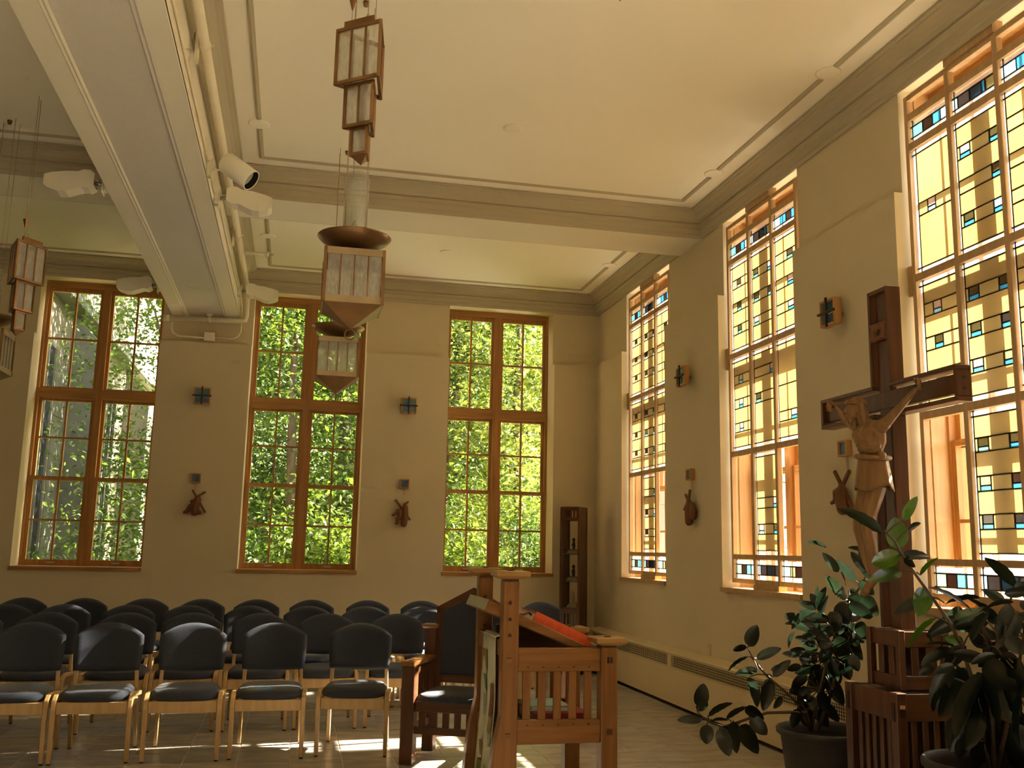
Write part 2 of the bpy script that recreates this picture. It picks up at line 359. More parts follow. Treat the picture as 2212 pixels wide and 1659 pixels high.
# cornice rings, mitred, one per bay
PROF = [(.0, ZC), (.018, ZC), (.022, ZC+.030), (.034, ZC+.036), (.040, ZC+.088), (.058, ZC+.098), (.062, ZC+.124), (.050, ZC+.128), (.050, ZC+.136),
        (.066, ZC+.142), (.078, ZC+.165), (.100, ZC+.190), (.128, ZC+.208), (.150, ZC+.216), (.154, ZC+.226), (.172, ZC+.230), (.172, CE-.004)]
bays = [(BX1, RU, XB1, DU), (BX1, RU, REAR, XB0), (LEFT, BX0, XB1, DU), (LEFT, BX0, REAR, XB0)]
for k, (x0, x1, y0, y1) in enumerate(bays):
    b = MB(); rings = []
    for p_, z in PROF: rings.append([(x0+p_, y0+p_, z), (x1-p_, y0+p_, z), (x1-p_, y1-p_, z), (x0+p_, y1-p_, z)])
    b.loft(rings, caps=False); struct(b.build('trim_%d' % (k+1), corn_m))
# ceiling panel mouldings, broken by round plaster discs
def cmould(a, b_, par):
    a, b_ = Vector(a), Vector(b_); d = (b_-a).normalized(); s_ = Vector((d.y, -d.x, 0)); pr = [(-.022, 0), (-.020, .008), (-.010, .011), (-.004, .016), (.004, .016), (.010, .011), (.020, .008), (.022, 0)]
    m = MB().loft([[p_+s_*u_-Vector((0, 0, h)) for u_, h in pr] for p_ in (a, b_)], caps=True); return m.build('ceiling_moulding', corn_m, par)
discs = {0: [(-.464, 10.44), (3.47, 10.43)], 1: [(-.41, 7.53), (3.435, 7.52), (3.435, 5.63), (-.41, 4.6), (3.435, 3.6)], 2: [], 3: []}
for k, (x0, x1, y0, y1) in enumerate(bays):
    e = empty('trim_%d' % (k+5)); struct(e)
    i = .335; c = [(x0+i, y0+i), (x1-i, y0+i), (x1-i, y1-i), (x0+i, y1-i)]
    for q in range(4):
        A, B = c[q], c[(q+1) % 4]
        if q in (1, 3) and discs[k]:
            xs = A[0]; ys = sorted([yy for xx, yy in discs[k] if abs(xx-xs) < .5]); lo, hi = min(A[1], B[1]), max(A[1], B[1])
            cur = lo
            for yy in ys: cmould((xs, cur, CE), (xs, yy-.10, CE), e); cur = yy+.10
            cmould((xs, cur, CE), (xs, hi, CE), e)
        else: cmould((*A, CE), (*B, CE), e)
    for xx, yy in discs[k]:
        xs = c[1][0] if xx > 1 else c[0][0]
        MB().lathe([(.0, CE), (.085, CE), (.085, CE-.006), (.075, CE-.009), (.0, CE-.009)], (xs, yy, 0), 24).build('plaster_disc', ceil_m, e)
for k, (xx, yy) in enumerate([(1.531, 7.08), (1.525, 10.467)]):
    o = MB().lathe([(.0, CE), (.075, CE), (.075, CE-.007), (.065, CE-.010), (.0, CE-.010)], (xx, yy, 0), 24).build('ceiling_disc', ceil_m)
    tag(o, ['round plaster disc in the middle of the nearer ceiling bay', 'round plaster disc in the middle of the far ceiling bay'][k], 'disc')

# ------------------------------------------------------------ timber windows
# local frame: x across 0..W, y outwards, z up
def timber_window(name, mtx, W, detail=True):
    root = empty(name); root.matrix_world = mtx; struct(root)
    zt, zb = 4.515, 1.153
    c = W/2
    def part(nm, m, b, par=root): return b.build(nm, m, par)
    part('jamb', oak, MB().box(0, .03, 0, .13, zb, zt)); part('jamb', oak, MB().box(W-.03, W, 0, .13, zb, zt))
    part('head', oakx, MB().box(.03, W-.03, 0, .13, zt-.075, zt))
    part('mullion', oak, MB().box(c-.042, c+.042, -.008, .13, zb, zt-.075))
    part('transom', oakx, MB().box(.03, c-.042, -.004, .13, 3.10, 3.215)); part('transom', oakx, MB().box(c+.042, W-.03, -.004, .13, 3.10, 3.215))
    part('sill', oakx, MB().box(-.0, W, -.02, .13, zb-.03, zb+.004))
    def sash(x0, x1, z0, z1, y0, y1, stile, top, bot, zm, lift=False):
        b = MB(); b.box(x0, x0+stile, y0, y1, z0, z1); b.box(x1-stile, x1, y0, y1, z0, z1); b.box(x0+stile, x1-stile, y0, y1, z1-top, z1); b.box(x0+stile, x1-stile, y0, y1, z0, z0+bot)
        s_ = part('sash', oak, b); gx0, gx1, gz0, gz1 = x0+stile, x1-stile, z0+bot, z1-top; xm = (gx0+gx1)/2; ym = (y0+y1)/2
        part('muntin', oak, MB().box(xm-.011, xm+.011, y0+.004, y1-.004, gz0, gz1), s_)
        part('muntin', oakx, MB().box(gx0, gx1, y0+.005, y1-.005, zm-.011, zm+.011), s_)
        for a0, a1 in ((gx0, xm-.011), (xm+.011, gx1)):
            for q0, q1 in ((gz0, zm-.011), (zm+.011, gz1)):
                part('pane', pane_m, MB().add([(a0, ym, q0), (a1, ym, q0), (a1, ym, q1), (a0, ym, q1)], [(0, 1, 2, 3)]), s_)
        if lift:
            part('lift_handle', steel, MB().box(xm-.05, xm+.05, y0-.012, y0, z0+.035, z0+.042).box(xm-.04, xm+.04, y0-.014, y0-.010, z0+.022, z0+.035), s_)
    for x0, x1 in ((.03, c-.042), (c+.042, W-.03)):
        sash(x0, x1, 3.215, zt-.075, .03, .075, .036, .048, .02, 3.816)
        sash(x0, x1, 2.13, 3.10, .055, .095, .036, .032, .045, 2.633)
        sash(x0, x1, zb+.004, 2.178, .012, .052, .036, .04, .066, 1.672, True)
    return root
for k, (a, b_) in enumerate(BW):
    r_ = timber_window('window_%d' % (k+1), Matrix.Translation((a, 12.16, 0)), b_-a)
    sb = MB().box(a-.015, b_+(.015 if k == 2 else 0), D-.02, 12.17, ZS-.04, ZS); struct(sb.build('window_sill', oakx))
rot90 = Matrix.Rotation(-math.pi/2, 4, 'Z')
for k, (a, b_) in enumerate(RW):
    timber_window('window_%d' % (k+4), Matrix.Translation((4.015, b_, 0)) @ rot90, b_-a)
    sb = MB().box(RX-.022, 4.02, a-.0, b_+.012, ZS-.04, ZS); struct(sb.build('window_sill', fir))
    # fir casing lining the outer half of the reveal
    cs = empty('window_casing'); struct(cs)
    for y0, y1 in ((a, a+.012), (b_-.012, b_)): MB().box(3.90, 4.02, y0, y1, ZS, 4.53).build('casing_side', fir, cs)
    MB().box(3.90, 4.02, a+.012, b_-.012, 4.518, 4.53).build('casing_head', fir, cs)
    for y0, y1 in ((a, a+.012), (b_-.012, b_)):
        for z in (1.2, 2.0, 2.8, 3.6): MB().box(4.15, 4.32, y0, y1, z, z+.79).build('stone_reveal', stone_g, cs)

# ------------------------------------------------------------ stained-glass screens standing in the right-hand windows
RAILS = [(4.42, 4.455), (4.275, 4.325), (4.07, 4.12), (3.185, 3.235), (2.295, 2.345), (1.40, 1.44), (1.195, 1.235)]
COLS = [(0, .035), (.41, .45), (.835, .875), (1.255, 1.29)]
BANDS = [(.19, .287), (.448, .548), (.704, .80)]
def screen(ya, label, pat, full=True):
    root = empty('stained_glass_screen', (3.80, ya-.038, 0), -math.pi/2)
    tag(root, label, 'stained glass', 'amber stained-glass screens in the right-hand windows')
    # local: x along the wall (away from the back wall), y outwards (0 .. .045)
    for x0, x1 in COLS: bevel(MB().box(x0, x1, 0, .045, 1.195, 4.455).build('post', fir, root), .003, 1)
    for z0, z1 in RAILS:
        for q in range(3): MB().box(COLS[q][1], COLS[q+1][0], .003, .042, z0, z1).build('rail', fir, root)
    MB().box(.43, .87, -.012, .06, 4.455, 4.53).build('head_block', fir, root)
    MB().box(.43, .87, -.012, .06, ZS, 1.195).build('foot_block', fir, root)
    for x0, x1 in ((-.036, 0), (1.29, 1.34)): MB().box(x0, x1, -.004, .05, 3.10, 3.30).build('side_block', fir, root)
    lead = MB()
    GY = .024
    def pane(x0, x1, z0, z1, k):
        if x1-x0 < .002 or z1-z0 < .002: return
        b = MB().add([(x0, GY, z0), (x1, GY, z0), (x1, GY, z1), (x0, GY, z1), (x0, GY+.004, z0), (x1, GY+.004, z0), (x1, GY+.004, z1), (x0, GY+.004, z1)],
                     [(0, 1, 2, 3)], 0)
        b.f += [(4, 7, 6, 5), (0, 4, 5, 1), (1, 5, 6, 2), (2, 6, 7, 3), (3, 7, 4, 0)]; b.mi += [1]*5; b.sm += [False]*5
        b.build('glass_pane', [ART[k], pane_back], root)
    def hl(x0, x1, z): lead.box(x0, x1, GY-.003, GY+.007, z-.0035, z+.0035)
    def vl(x, z0, z1): lead.box(x-.0035, x+.0035, GY-.003, GY+.007, z0, z1)
    def cell(col, z0, z1, spec):
        x0, x1 = COLS[col][1], COLS[col+1][0]; h = z1-z0; m = .016 if col else .040
        zt, zb = z1-h*.042, z0+h*.042
        # clear margins: top, bottom, and the side nearest the post
        pane(x0, x1, zt, z1, 'C'); pane(x0, x1, z0, zb, 'C'); hl(x0, x1, zt); hl(x0, x1, zb)
        if not full: pane(x0, x1, zb, zt, 'Y'); return
        xs = x0+m
        pane(x0, xs, zb, zt, 'C'); vl(xs, z0, z1); W = x1-xs
        cur = zt
        for bi, (f0, f1) in enumerate(BANDS):
            sq = spec[bi]
            if sq is None: continue
            b1, b0 = z1-f0*h, z1-f1*h
            pane(xs, x1, b1, cur, 'Y'); hl(xs, x1, b1)
            if sq == '-': cur = b1; continue
            hl(xs, x1, b0); px = xs
            for (s0, s1, kt, kb) in sorted(sq):
                a0, a1 = xs+s0*W, xs+s1*W; zm = b0+(b1-b0)*.36
                pane(px, a0, b0, b1, 'P'); vl(a0, b0, b1)
                pane(a0, a1, zm, b1, kt); pane(a0, a1, b0, zm, kb); hl(a0, a1, zm)
                if s1 < .98: vl(a1, b0, b1)
                px = a1
            pane(px, x1, b0, b1, 'P'); cur = b0
        pane(xs, x1, zb, cur, 'Y')
    def band_cell(col, z0, z1, blocks):
        x0, x1 = COLS[col][1], COLS[col+1][0]; h = z1-z0; a, b = z0+.24*h, z0+.73*h; xs = x0+.02
        pane(x0, x1, b, z1, 'C'); pane(x0, x1, z0, a, 'C'); pane(x0, xs, a, b, 'C'); hl(x0, x1, a); hl(x0, x1, b); vl(xs, z0, z1)
        px = xs; tot = sum(w_ for w_, _ in blocks)
        for w_, k in blocks:
            nx = px+(x1-xs)*w_/tot; pane(px, nx, a, b, k); vl(nx, a, b); px = nx
    A, B, Cc = pat
    for q in range(3):
        cell(q, RAILS[3][1], RAILS[2][0], A[q]); cell(q, RAILS[4][1], RAILS[3][0], B[q])
    cell(1, RAILS[5][1], RAILS[4][0], Cc)
    if full:
        band_cell(0, RAILS[2][1], RAILS[1][0], [(1, 'T'), (1, 'M'), (.75, 'B'), (.75, 'L')])
        band_cell(1, RAILS[2][1], RAILS[1][0], [(.3, 'L'), (1.1, 'K'), (1.1, 'N'), (.3, 'B'), (1, 'D')])
        band_cell(2, RAILS[2][1], RAILS[1][0], [(1, 'L'), (.9, 'B'), (.9, 'K'), (.8, 'B')])
        band_cell(0, RAILS[6][1], RAILS[5][0], [(.9, 'G'), (.9, 'M'), (.8, 'T'), (.8, 'L')])
        band_cell(1, RAILS[6][1], RAILS[5][0], [(.3, 'L'), (1, 'K'), (1.4, 'N'), (.8, 'K')])
        band_cell(2, RAILS[6][1], RAILS[5][0], [(1, 'L'), (.8, 'O'), (1, 'M'), (.7, 'T')])
    lead.build('leading', lead_m, root, 'stuff')
    return root
pane_back = clear_glass('glass_back_face', (1, 1, 1), .0)
S1 = lambda a, b: [(.27, .50, a, b)]
S3 = lambda a, b: [(.54, .79, a, b)]
LR = lambda a, b, c, d: [(.07, .31, a, b), (.76, 1.0, c, d)]
Lf = lambda a, b: [(.07, .31, a, b)]
Rt = lambda a, b: [(.77, 1.0, a, b)]
W1 = ([[S1('M', 'C'), S1('M', 'C'), S1('M', 'V')], [LR('M', 'V', 'M', 'L'), LR('M', 'L', 'D', 'L'), LR('M', 'V', 'D', 'L')], [S3('M', 'V'), S3('D', 'L'), S3('D', 'L')]],
      [[S1('M', 'V'), S1('M', 'C'), S1('M', 'C')], [LR('M', 'V', 'D', 'L'), LR('D', 'T', 'D', 'L'), LR('M', 'V', 'D', 'T')], [S3('D', 'T'), S3('V', 'B'), S3('D', 'T')]],
      [Rt('D', 'T'), LR('M', 'V', 'V', 'B'), Lf('M', 'V')])
W2 = ([[S1('D', 'V'), S1('D', 'T'), S1('D', 'T')], [LR('D', 'T', 'V', 'B'), LR('D', 'T', 'D', 'T'), Lf('V', 'T')], [S3('D', 'T'), S3('V', 'B'), S3('V', 'B')]],
      [[S1('O', 'T'), S1('V', 'B'), S1('V', 'L')], [Rt('V', 'B'), Lf('D', 'T'), None], [None, '-', S3('V', 'B')]],
      [None, Rt('V', 'B'), LR('V', 'L', 'D', 'B')])
W3 = ([[None, S1('V', 'L'), None], [LR('V', 'B', 'D', 'B'), Rt('D', 'B'), LR('D', 'B', 'L', 'B')], [S3('M', 'B'), S3('D', 'B'), S3('D', 'B')]],
      [[S1('V', 'L'), S1('D', 'B'), S1('D', 'B')], [LR('D', 'B', 'D', 'B'), LR('D', 'B', 'K', 'B'), LR('V', 'B', 'O', 'B')], [S3('D', 'B'), S3('D', 'B'), S3('K', 'B')]],
      [LR('D', 'T', 'D', 'B'), LR('O', 'B', 'M', 'B'), LR('K', 'B', 'K', 'B')])
screen(RW[0][1], 'farthest amber stained-glass screen, in the window next to the back corner', W1)
screen(RW[1][1], 'middle amber stained-glass screen, in the window before the crucifix', W2)
screen(RW[2][1], 'largest amber stained-glass screen, behind the crucifix and the plants', W3)
# ------------------------------------------------------------ outside
struct(MB().box(-60, 60, -40, 80, -.9, -.35).build('ground_outside', grass_m))
struct(MB().box(4.33, 26, -14, 26, -.35, -.30).build('pavement_outside', bounce_m))  # pale ground added outside to bounce sun up onto the ceiling
# stone wing of the same building, running away beyond the left window
wing = empty('stone_wing', (-4.5, 13, -.35))
tag(wing, 'stone wing with buttresses and tall dark windows outside the left window', 'building')
MB().box(-6, 0, .2, 30, 0, 9.4).build('wing_wall', stone_m, wing)
for k in range(5):
    y = 1.0+6.3*k
    MB().box(0, .62, y, y+.75, 0, 5.6).add([(0, y, 5.6), (.62, y, 5.6), (.62, y+.75, 5.6), (0, y+.75, 5.6), (0, y, 6.25), (0, y+.75, 6.25)],
        [(0, 1, 4), (3, 5, 2), (1, 2, 5, 4), (0, 4, 5, 3)]).build('buttress', stone_w, wing)
    for j in range(2):
        y0 = y+1.7+2.2*j
        wd = MB().box(-.02, .015, y0, y0+1.15, 1.0, 5.3).build('tall_window', dark_glass, wing)
        for q in range(3): MB().box(-.01, .05, y0+.02+q*.55-.02, y0+.02+q*.55+.03, 1.0, 5.3).build('stone_mullion', stone_m, wd)
    for z0 in (1.1, 2.1, 3.1, 4.1):
        for j in range(3):
            MB().box(0, .018, y+.78+2.25*j, y+.78+2.25*j+.85, z0, z0+.96).build('stone_block', stone_m if (j+k) % 2 else stone_w, wing)
MB().box(-.05, .30, .2, 30, 6.25, 6.45).build('string_course', stone_w, wing)
MB().box(-.05, .12, .2, 30, 6.45, 6.58).build('string_course', stone_m, wing)
MB().box(-.05, .42, .2, 30, 9.3, 9.6).build('coping', stone_w, wing)
# stone range added across the pavement to darken the clear strips of glass
nb = empty('stone_range', (16, 6, -.35)); tag(nb, 'added grey stone range across the pavement, darkening the clear strips of the amber windows', 'building')
MB().box(0, 5, -20, 22, 0, 2.9).build('range_wall', stone_g, nb); MB().box(-.25, 5.2, -20.2, 22.2, 2.9, 3.1).build('coping', stone_w, nb)
for k in range(10):
    y0 = -18+4*k
    wn = MB().box(-.03, .02, y0, y0+1.5, 1.0, 2.5).build('tall_window', dark_glass, nb); MB().box(-.06, .0, y0+.70, y0+.80, 1.0, 2.5).build('stone_mullion', stone_g, wn)
    MB().box(-.55, .0, y0+2.4, y0+3.1, 0, 2.6).build('buttress', stone_g, nb)
# buttresses of the chapel itself, between the right-hand windows
for k, (y0, lab) in enumerate([(11.05, 'grey stone buttress outside the farthest amber window'), (8.45, 'grey stone buttress outside, between the far and middle amber windows'), (5.72, 'grey stone buttress outside, behind the crucifix window')]):
    b = empty('stone_buttress', (4.33, y0, -.35)); tag(b, lab, 'buttress', 'chapel buttresses')
    z = 0
    for q in range(8):
        h = .62; MB().cham(.01, .95, .0, .62, z, z+h-.008, .006).build('stone_block', stone_g, b); z += h
# trees
def leaf_cloud(centres, n, size, rng, squash=.8):
    """n folded leaves scattered through clustered balls (cx,cy,cz,r)"""
    c = np.array(centres); wts = c[:, 3]**2; wts = wts/wts.sum()
    idx = rng.choice(len(c), n, p=wts)
    d = rng.normal(size=(n, 3)); d /= np.linalg.norm(d, axis=1)[:, None]
    rad = rng.random(n)**.45
    pos = c[idx, :3]+d*(rad*c[idx, 3])[:, None]*np.array([1, 1, squash])
    L = rng.normal(size=(n, 3)); L[:, 2] = L[:, 2]*.5-.35; L /= np.linalg.norm(L, axis=1)[:, None]
    up = rng.normal(size=(n, 3))*.7+np.array([0, 0, 1.0]); Wd = np.cross(L, up); Wd /= np.linalg.norm(Wd, axis=1)[:, None]+1e-9
    N = np.cross(Wd, L)
    s = size*(.65+.7*rng.random(n))[:, None]
    a = pos; b = pos+L*s; m1 = pos+L*s*.45+Wd*s*.26+N*s*.06; m2 = pos+L*s*.45-Wd*s*.26+N*s*.06; mm = pos+L*s*.5
    v = np.stack([a, m1, b, m2], 1).reshape(-1, 3)
    f = (np.arange(n)[:, None]*4+np.array([[0, 1, 2, 3]]))
    return v, f
def tree(name, label, x, y, h, trunk_r, balls, n, size, mat, seed, limbs=7, lean=(0, 0)):
    rng = np.random.default_rng(seed); rnd = random.Random(seed)
    t = empty(name, (x, y, -.35)); tag(t, label, 'tree', 'trees beyond the back wall')
    top = Vector((lean[0], lean[1], h))
    b = MB(); b.tube([(0, 0, 0), (lean[0]*.3+.04, lean[1]*.3, h*.33), (lean[0]*.6-.05, lean[1]*.6+.05, h*.66), top], [trunk_r, trunk_r*.8, trunk_r*.55, trunk_r*.2], 8)
    b.build('trunk', bark_m, t)
    cs = []
    for k in range(balls):
        a = rnd.uniform(0, 6.28); z = h*rnd.uniform(.18, 1.02); rr_ = h*.30*math.sin(min(1, max(.15, z/h))*2.6+.35)
        rr_ = max(.5, rr_)*rnd.uniform(.4, 1.0)
        cs.append((lean[0]*z/h+rr_*math.cos(a), lean[1]*z/h+rr_*math.sin(a), z, h*rnd.uniform(.11, .19)))
    for k in range(limbs):
        c = cs[k]; z0 = max(.3, c[2]-rnd.uniform(.5, 1.3)); q = Vector((lean[0]*z0/h, lean[1]*z0/h, z0))
        e = Vector(c[:3]); m = (q+e)/2+Vector((0, 0, .15))
        MB().tube([q, m, e], [trunk_r*.42, trunk_r*.26, trunk_r*.08], 6).build('limb', bark_m, t)
    v, f = leaf_cloud(cs, n, size, rng)
    me = bpy.data.meshes.new('foliage'); me.from_pydata(v.tolist(), [], f.tolist()); me.materials.append(mat); me.update()
    link('foliage', me, t, 'stuff')
    return t
tree('broadleaf_tree', 'slender pale-leaved tree in front of the stone wing', -2.15, 16.8, 6.6, .06, 30, 8000, .085, tree_leaf, 3, lean=(-.15, .1))
tree('broadleaf_tree', 'bushy green tree right of the stone wing', -1.5, 20.5, 10.0, .16, 44, 19000, .13, tree_leaf, 4)
tree('broadleaf_tree', 'bright green tree behind the left half of the middle window', -.1, 16.6, 7.0, .11, 40, 20000, .105, tree_leaf, 5)
tree('broadleaf_tree', 'dense dark tree deep behind the middle window', .9, 19.8, 10.0, .16, 48, 20000, .13, tree_leaf3, 6)
tree('broadleaf_tree', 'leaning tree between the middle and right windows', 2.3, 17.3, 6.6, .11, 34, 14000, .105, tree_leaf, 7, lean=(.8, 0))
tree('broadleaf_tree', 'yellow-green tree filling the right window', 3.9, 17.0, 6.8, .11, 40, 22000, .105, tree_leaf2, 8)
tree('broadleaf_tree', 'broad green tree behind the yellow-green one', 5.2, 20.5, 9.0, .15, 44, 17000, .13, tree_leaf, 9)
tree('broadleaf_tree', 'far dark tree behind the leaning one', 2.9, 22.5, 10.5, .16, 46, 16000, .15, tree_leaf3, 10)
tree('broadleaf_tree', 'distant tree at the foot of the hill', .2, 25.5, 11.0, .17, 44, 12000, .19, tree_leaf3, 12)
# bank of shrubs under the trees
for k, (x, y) in enumerate([(-1.2, 15.6), (.3, 15.2), (1.3, 16.2), (2.6, 15.4), (3.8, 15.8), (5.1, 16.4)]):
    rng = np.random.default_rng(40+k)
    t = empty('shrub', (x, y, -.35)); tag(t, ['low shrub under the wing-side trees', 'low shrub below the left half of the middle window', 'low shrub below the right half of the middle window', 'low shrub between the middle and right windows', 'low shrub below the right window', 'low shrub beyond the right edge of the right window'][k], 'shrub', 'shrubs beyond the back wall')
    b = MB()
    for q in range(5):
        a = q*1.26; b.tube([(0, 0, 0), (.2*math.cos(a), .2*math.sin(a), .8), (.5*math.cos(a), .5*math.sin(a), 1.7)], [.025, .018, .006], 5)
    b.build('stems', bark_m, t, 'stuff')
    v, f = leaf_cloud([(rng.uniform(-.5, .5), rng.uniform(-.4, .4), rng.uniform(.5, 2.1), rng.uniform(.45, .7)) for q in range(9)], 4200, .095, rng)
    me = bpy.data.meshes.new('foliage'); me.from_pydata(v.tolist(), [], f.tolist()); me.materials.append([tree_leaf3, tree_leaf][k % 2]); me.update(); link('foliage', me, t, 'stuff')
# wooded hill far behind
b = MB(); rings = []
rnh = random.Random(2)
for j in range(9):
    f_ = j/8; rings.append([(-45+i*4.5, 30+f_*34, -1+f_**.8*19+rnh.uniform(-.9, .9)*(.3+f_)) for i in range(23)])
b.loft(rings, caps=False, closed=False, smooth=True); struct(b.build('hill_outside', hill_m))
# ------------------------------------------------------------ congregation chairs
def cushion(w0, w1, y0, y1, prof, n=28, pw=3.4):
    rings = []
    for sc, z in prof:
        rg = []
        for k in range(n):
            a = 2*math.pi*k/n; c, s_ = math.cos(a), math.sin(a)
            ux = math.copysign(abs(c)**(2/pw), c); uy = math.copysign(abs(s_)**(2/pw), s_)
            yy = (y0+y1)/2+uy*(y1-y0)/2*sc; hw = w0+(w1-w0)*((yy-y0)/(y1-y0)); rg.append((ux*hw*sc, yy, z-(.012*(1-uy)*.5 if z > .43 else 0)))
        rings.append(rg)
    return MB().loft(rings, caps=True, smooth=True)
def chair_back():
    b = MB(); nu, nv = 18, 14; fr, bk = [], []
    for j in range(nv+1):
        v = j/nv
        for i in range(nu+1):
            u = -1+2*i/nu
            zb = .546-.016*(1-u*u); zt = .784+.084*(1-abs(u)**2.1)
            z = zb+(zt-zb)*v; hw = .237-.006*abs(2*v-1)**3-.012*(1-v); x = u*hw
            yc = .452+.13*(z-.55)+.028-.055*u*u
            t_ = .027*max(0, 1-abs(u)**7)**.5*max(0, 1-abs(2*v-1)**9)**.5
            fr.append((x, yc-t_, z)); bk.append((x, yc+t_*.8+.004, z))
    n_ = nu+1; fs = []
    for j in range(nv):
        for i in range(nu):
            a = j*n_+i; fs.append((a, a+1, a+1+n_, a+n_))
    o_ = len(fr)
    fb = [(q[0]+o_, q[3]+o_, q[2]+o_, q[1]+o_) for q in fs]
    rim = list(range(0, n_))+[j*n_+nu for j in range(1, nv+1)]+[nv*n_+i for i in range(nu-1, -1, -1)]+[j*n_ for j in range(nv-1, 0, -1)]
    fr_ = [(rim[(k+1) % len(rim)], rim[k], rim[k]+o_, rim[(k+1) % len(rim)]+o_) for k in range(len(rim))]
    return b.add(fr+bk, fs+fb+fr_, 0, True)
def make_chair():
    t = empty('upholstered_chair')
    cushion(.238, .212, -.015, .445, [(.86, .388), (.985, .398), (1.0, .420), (.985, .445), (.90, .464), (.6, .474), (.2, .477)]).build('seat', fabric, t)
    chair_back().build('backrest', fabric, t)
    for s_ in (-1, 1):
        x = s_*.238
        l = MB().path([(x, .012, .008), (x, .004, .20), (x, .0, .345), (x, .012, .395), (x, .045, .420), (x, .11, .424), (x, .30, .408), (x, .43, .395)], .030, [.030, .033, .036, .036, .034, .032, .030, .028]).build('leg', maple, t); bevel(l, .005, 2)
        MB().lathe([(.0, 0), (.013, 0), (.013, .010), (0, .010)], (x, .012, 0), 10).build('glide', rubber, l)
        x2 = s_*.206
        l = MB().path([(x2+s_*.012, .535, .008), (x2+s_*.006, .475, .25), (x2, .448, .42), (x2-s_*.006, .455, .56), (x2-s_*.012, .485, .70)], .026, [.028, .032, .034, .030, .022]).build('leg', maple, t); bevel(l, .005, 2)
        MB().lathe([(.0, 0), (.013, 0), (.013, .010), (0, .010)], (x2+s_*.012, .535, 0), 10).build('glide', rubber, l)
        MB().box(x-.012-s_*.02, x+.012-s_*.02, .03, .44, .33, .39).build('side_rail', maple, t)
    bevel(MB().box(-.222, .222, -.004, .020, .316, .392).build('front_rail', maple, t), .004, 1)
    MB().box(-.195, .195, .43, .452, .325, .39).build('rear_rail', maple, t)
    return t
rows = [(7.10, [(-1.757, 0), (-1.233, 0), (-.659, 0), (-.085, 2), (.545, 9)], 'front row'),
        (8.17, [(-2.45, 0), (-1.887, 0), (-1.283, 0), (-.773, 0), (-.218, 0), (.33, 0), (.935, 6)], 'second row'),
        (9.20, [(-2.47, 0), (-1.989, 0), (-1.43, 0), (-.906, 0), (-.352, 0), (.19, 0), (.736, 0), (1.295, 0), (1.93, 0)], 'third row'),
        (10.26, [(-3.17, 0), (-2.599, 0), (-2.025, 0), (-1.436, 0), (-.879, 0), (-.327, 0), (.242, 0), (.834, 0), (1.416, 0), (2.76, -4)], 'back row against the wall')]
ORD = ['leftmost', 'second from the left', 'third from the left', 'fourth from the left', 'fifth from the left', 'sixth from the left', 'seventh from the left', 'eighth from the left', 'ninth from the left', 'rightmost']
c0 = make_chair(); first = True
TREE = {}
for c in bpy.data.objects:
    if c.parent: TREE.setdefault(c.parent.name, []).append(c)
for y, xs, rn in rows:
    for k, (xb, rot) in enumerate(xs):
        o = c0 if first else copy_tree(c0, None, TREE); first = False
        a = math.radians(-rot); o.rotation_euler = (0, 0, a)
        # xb is where the backrest stands; the pivot is the front of the seat
        o.location = (xb+math.sin(a)*.45, y+R.uniform(-.02, .02), 0)
        od = ORD[k] if k < len(xs)-1 else 'rightmost'
        tag(o, 'navy upholstered maple chair, %s in the %s' % (od, rn), 'chair', 'navy chairs in rows')

# ------------------------------------------------------------ presider's armchair
th = empty('presider_armchair', (.842, 6.86, 0), math.radians(-25))
tag(th, 'dark cherry armchair with navy seat and peaked back, beside the lectern', 'armchair')
def cap(b, x, y, z, w=.075, h=.035): return b.loft([[(x-w*.8, y-w*.8, z), (x+w*.8, y-w*.8, z), (x+w*.8, y+w*.8, z), (x-w*.8, y+w*.8, z)], [(x-w, y-w, z+h*.45), (x+w, y-w, z+h*.45), (x+w, y+w, z+h*.45), (x-w, y+w, z+h*.45)], [(x-w, y-w, z+h), (x+w, y-w, z+h), (x+w, y+w, z+h), (x-w, y+w, z+h)]])
TW = .60
for x in (0, TW):
    bevel(MB().box(x-.046, x+.046, -.046, .046, 0, .645).build('front_leg', cherry, th), .004, 1)
    bevel(MB().box(x-.042, x+.042, .44, .524, 0, .86).build('rear_leg', cherry, th), .004, 1)
    cp = cap(MB(), x, .482, .86, .062, .03).build('post_cap', amberx, th)
    ar = MB().loft([[(x-.05, -.075, .645), (x+.05, -.075, .645), (x+.05, -.075, .675), (x-.05, -.075, .675)], [(x-.055, .20, .645), (x+.055, .20, .645), (x+.055, .20, .675), (x-.055, .20, .675)], [(x-.045, .44, .645), (x+.045, .44, .645), (x+.045, .44, .675), (x-.045, .44, .675)]]).build('arm', amber, th); bevel(ar, .004, 1)
    MB().box(x-.012, x+.012, -.01, .01, .675, .677).build('peg', dark_peg, ar)
    MB().box(x-.014, x+.014, .046, .44, .57, .645).build('arm_rail', cherryx, th)
    MB().box(x-.014, x+.014, .046, .44, .36, .42).build('seat_rail', cherryx, th)
    for k in range(5): MB().box(x-.008, x+.008, .085+k*.072, .085+k*.072+.04, .42, .57).build('slat', cherry, th)
    MB().box(x-.014, x+.014, .046, .44, .19, .24).build('side_stretcher', cherryx, th)
bevel(MB().box(.046, TW-.046, -.02, .016, .345, .415).build('front_rail', cherryx, th), .003, 1)
MB().box(.046, TW-.046, -.02, .016, .20, .245).build('front_stretcher', cherryx, th)
for k in range(6): MB().box(.075+k*.083, .075+k*.083+.045, -.010, .006, .245, .345).build('slat', cherry, th)
cu = cushion(.272, .262, -.05, .43, [(.9, .41), (1.0, .42), (1.0, .445), (.97, .462), (.8, .476), (.4, .482), (.1, .483)], pw=5); cu.xf(Matrix.Translation((TW/2, .02, -.008))).build('seat_cushion', fabric, th)
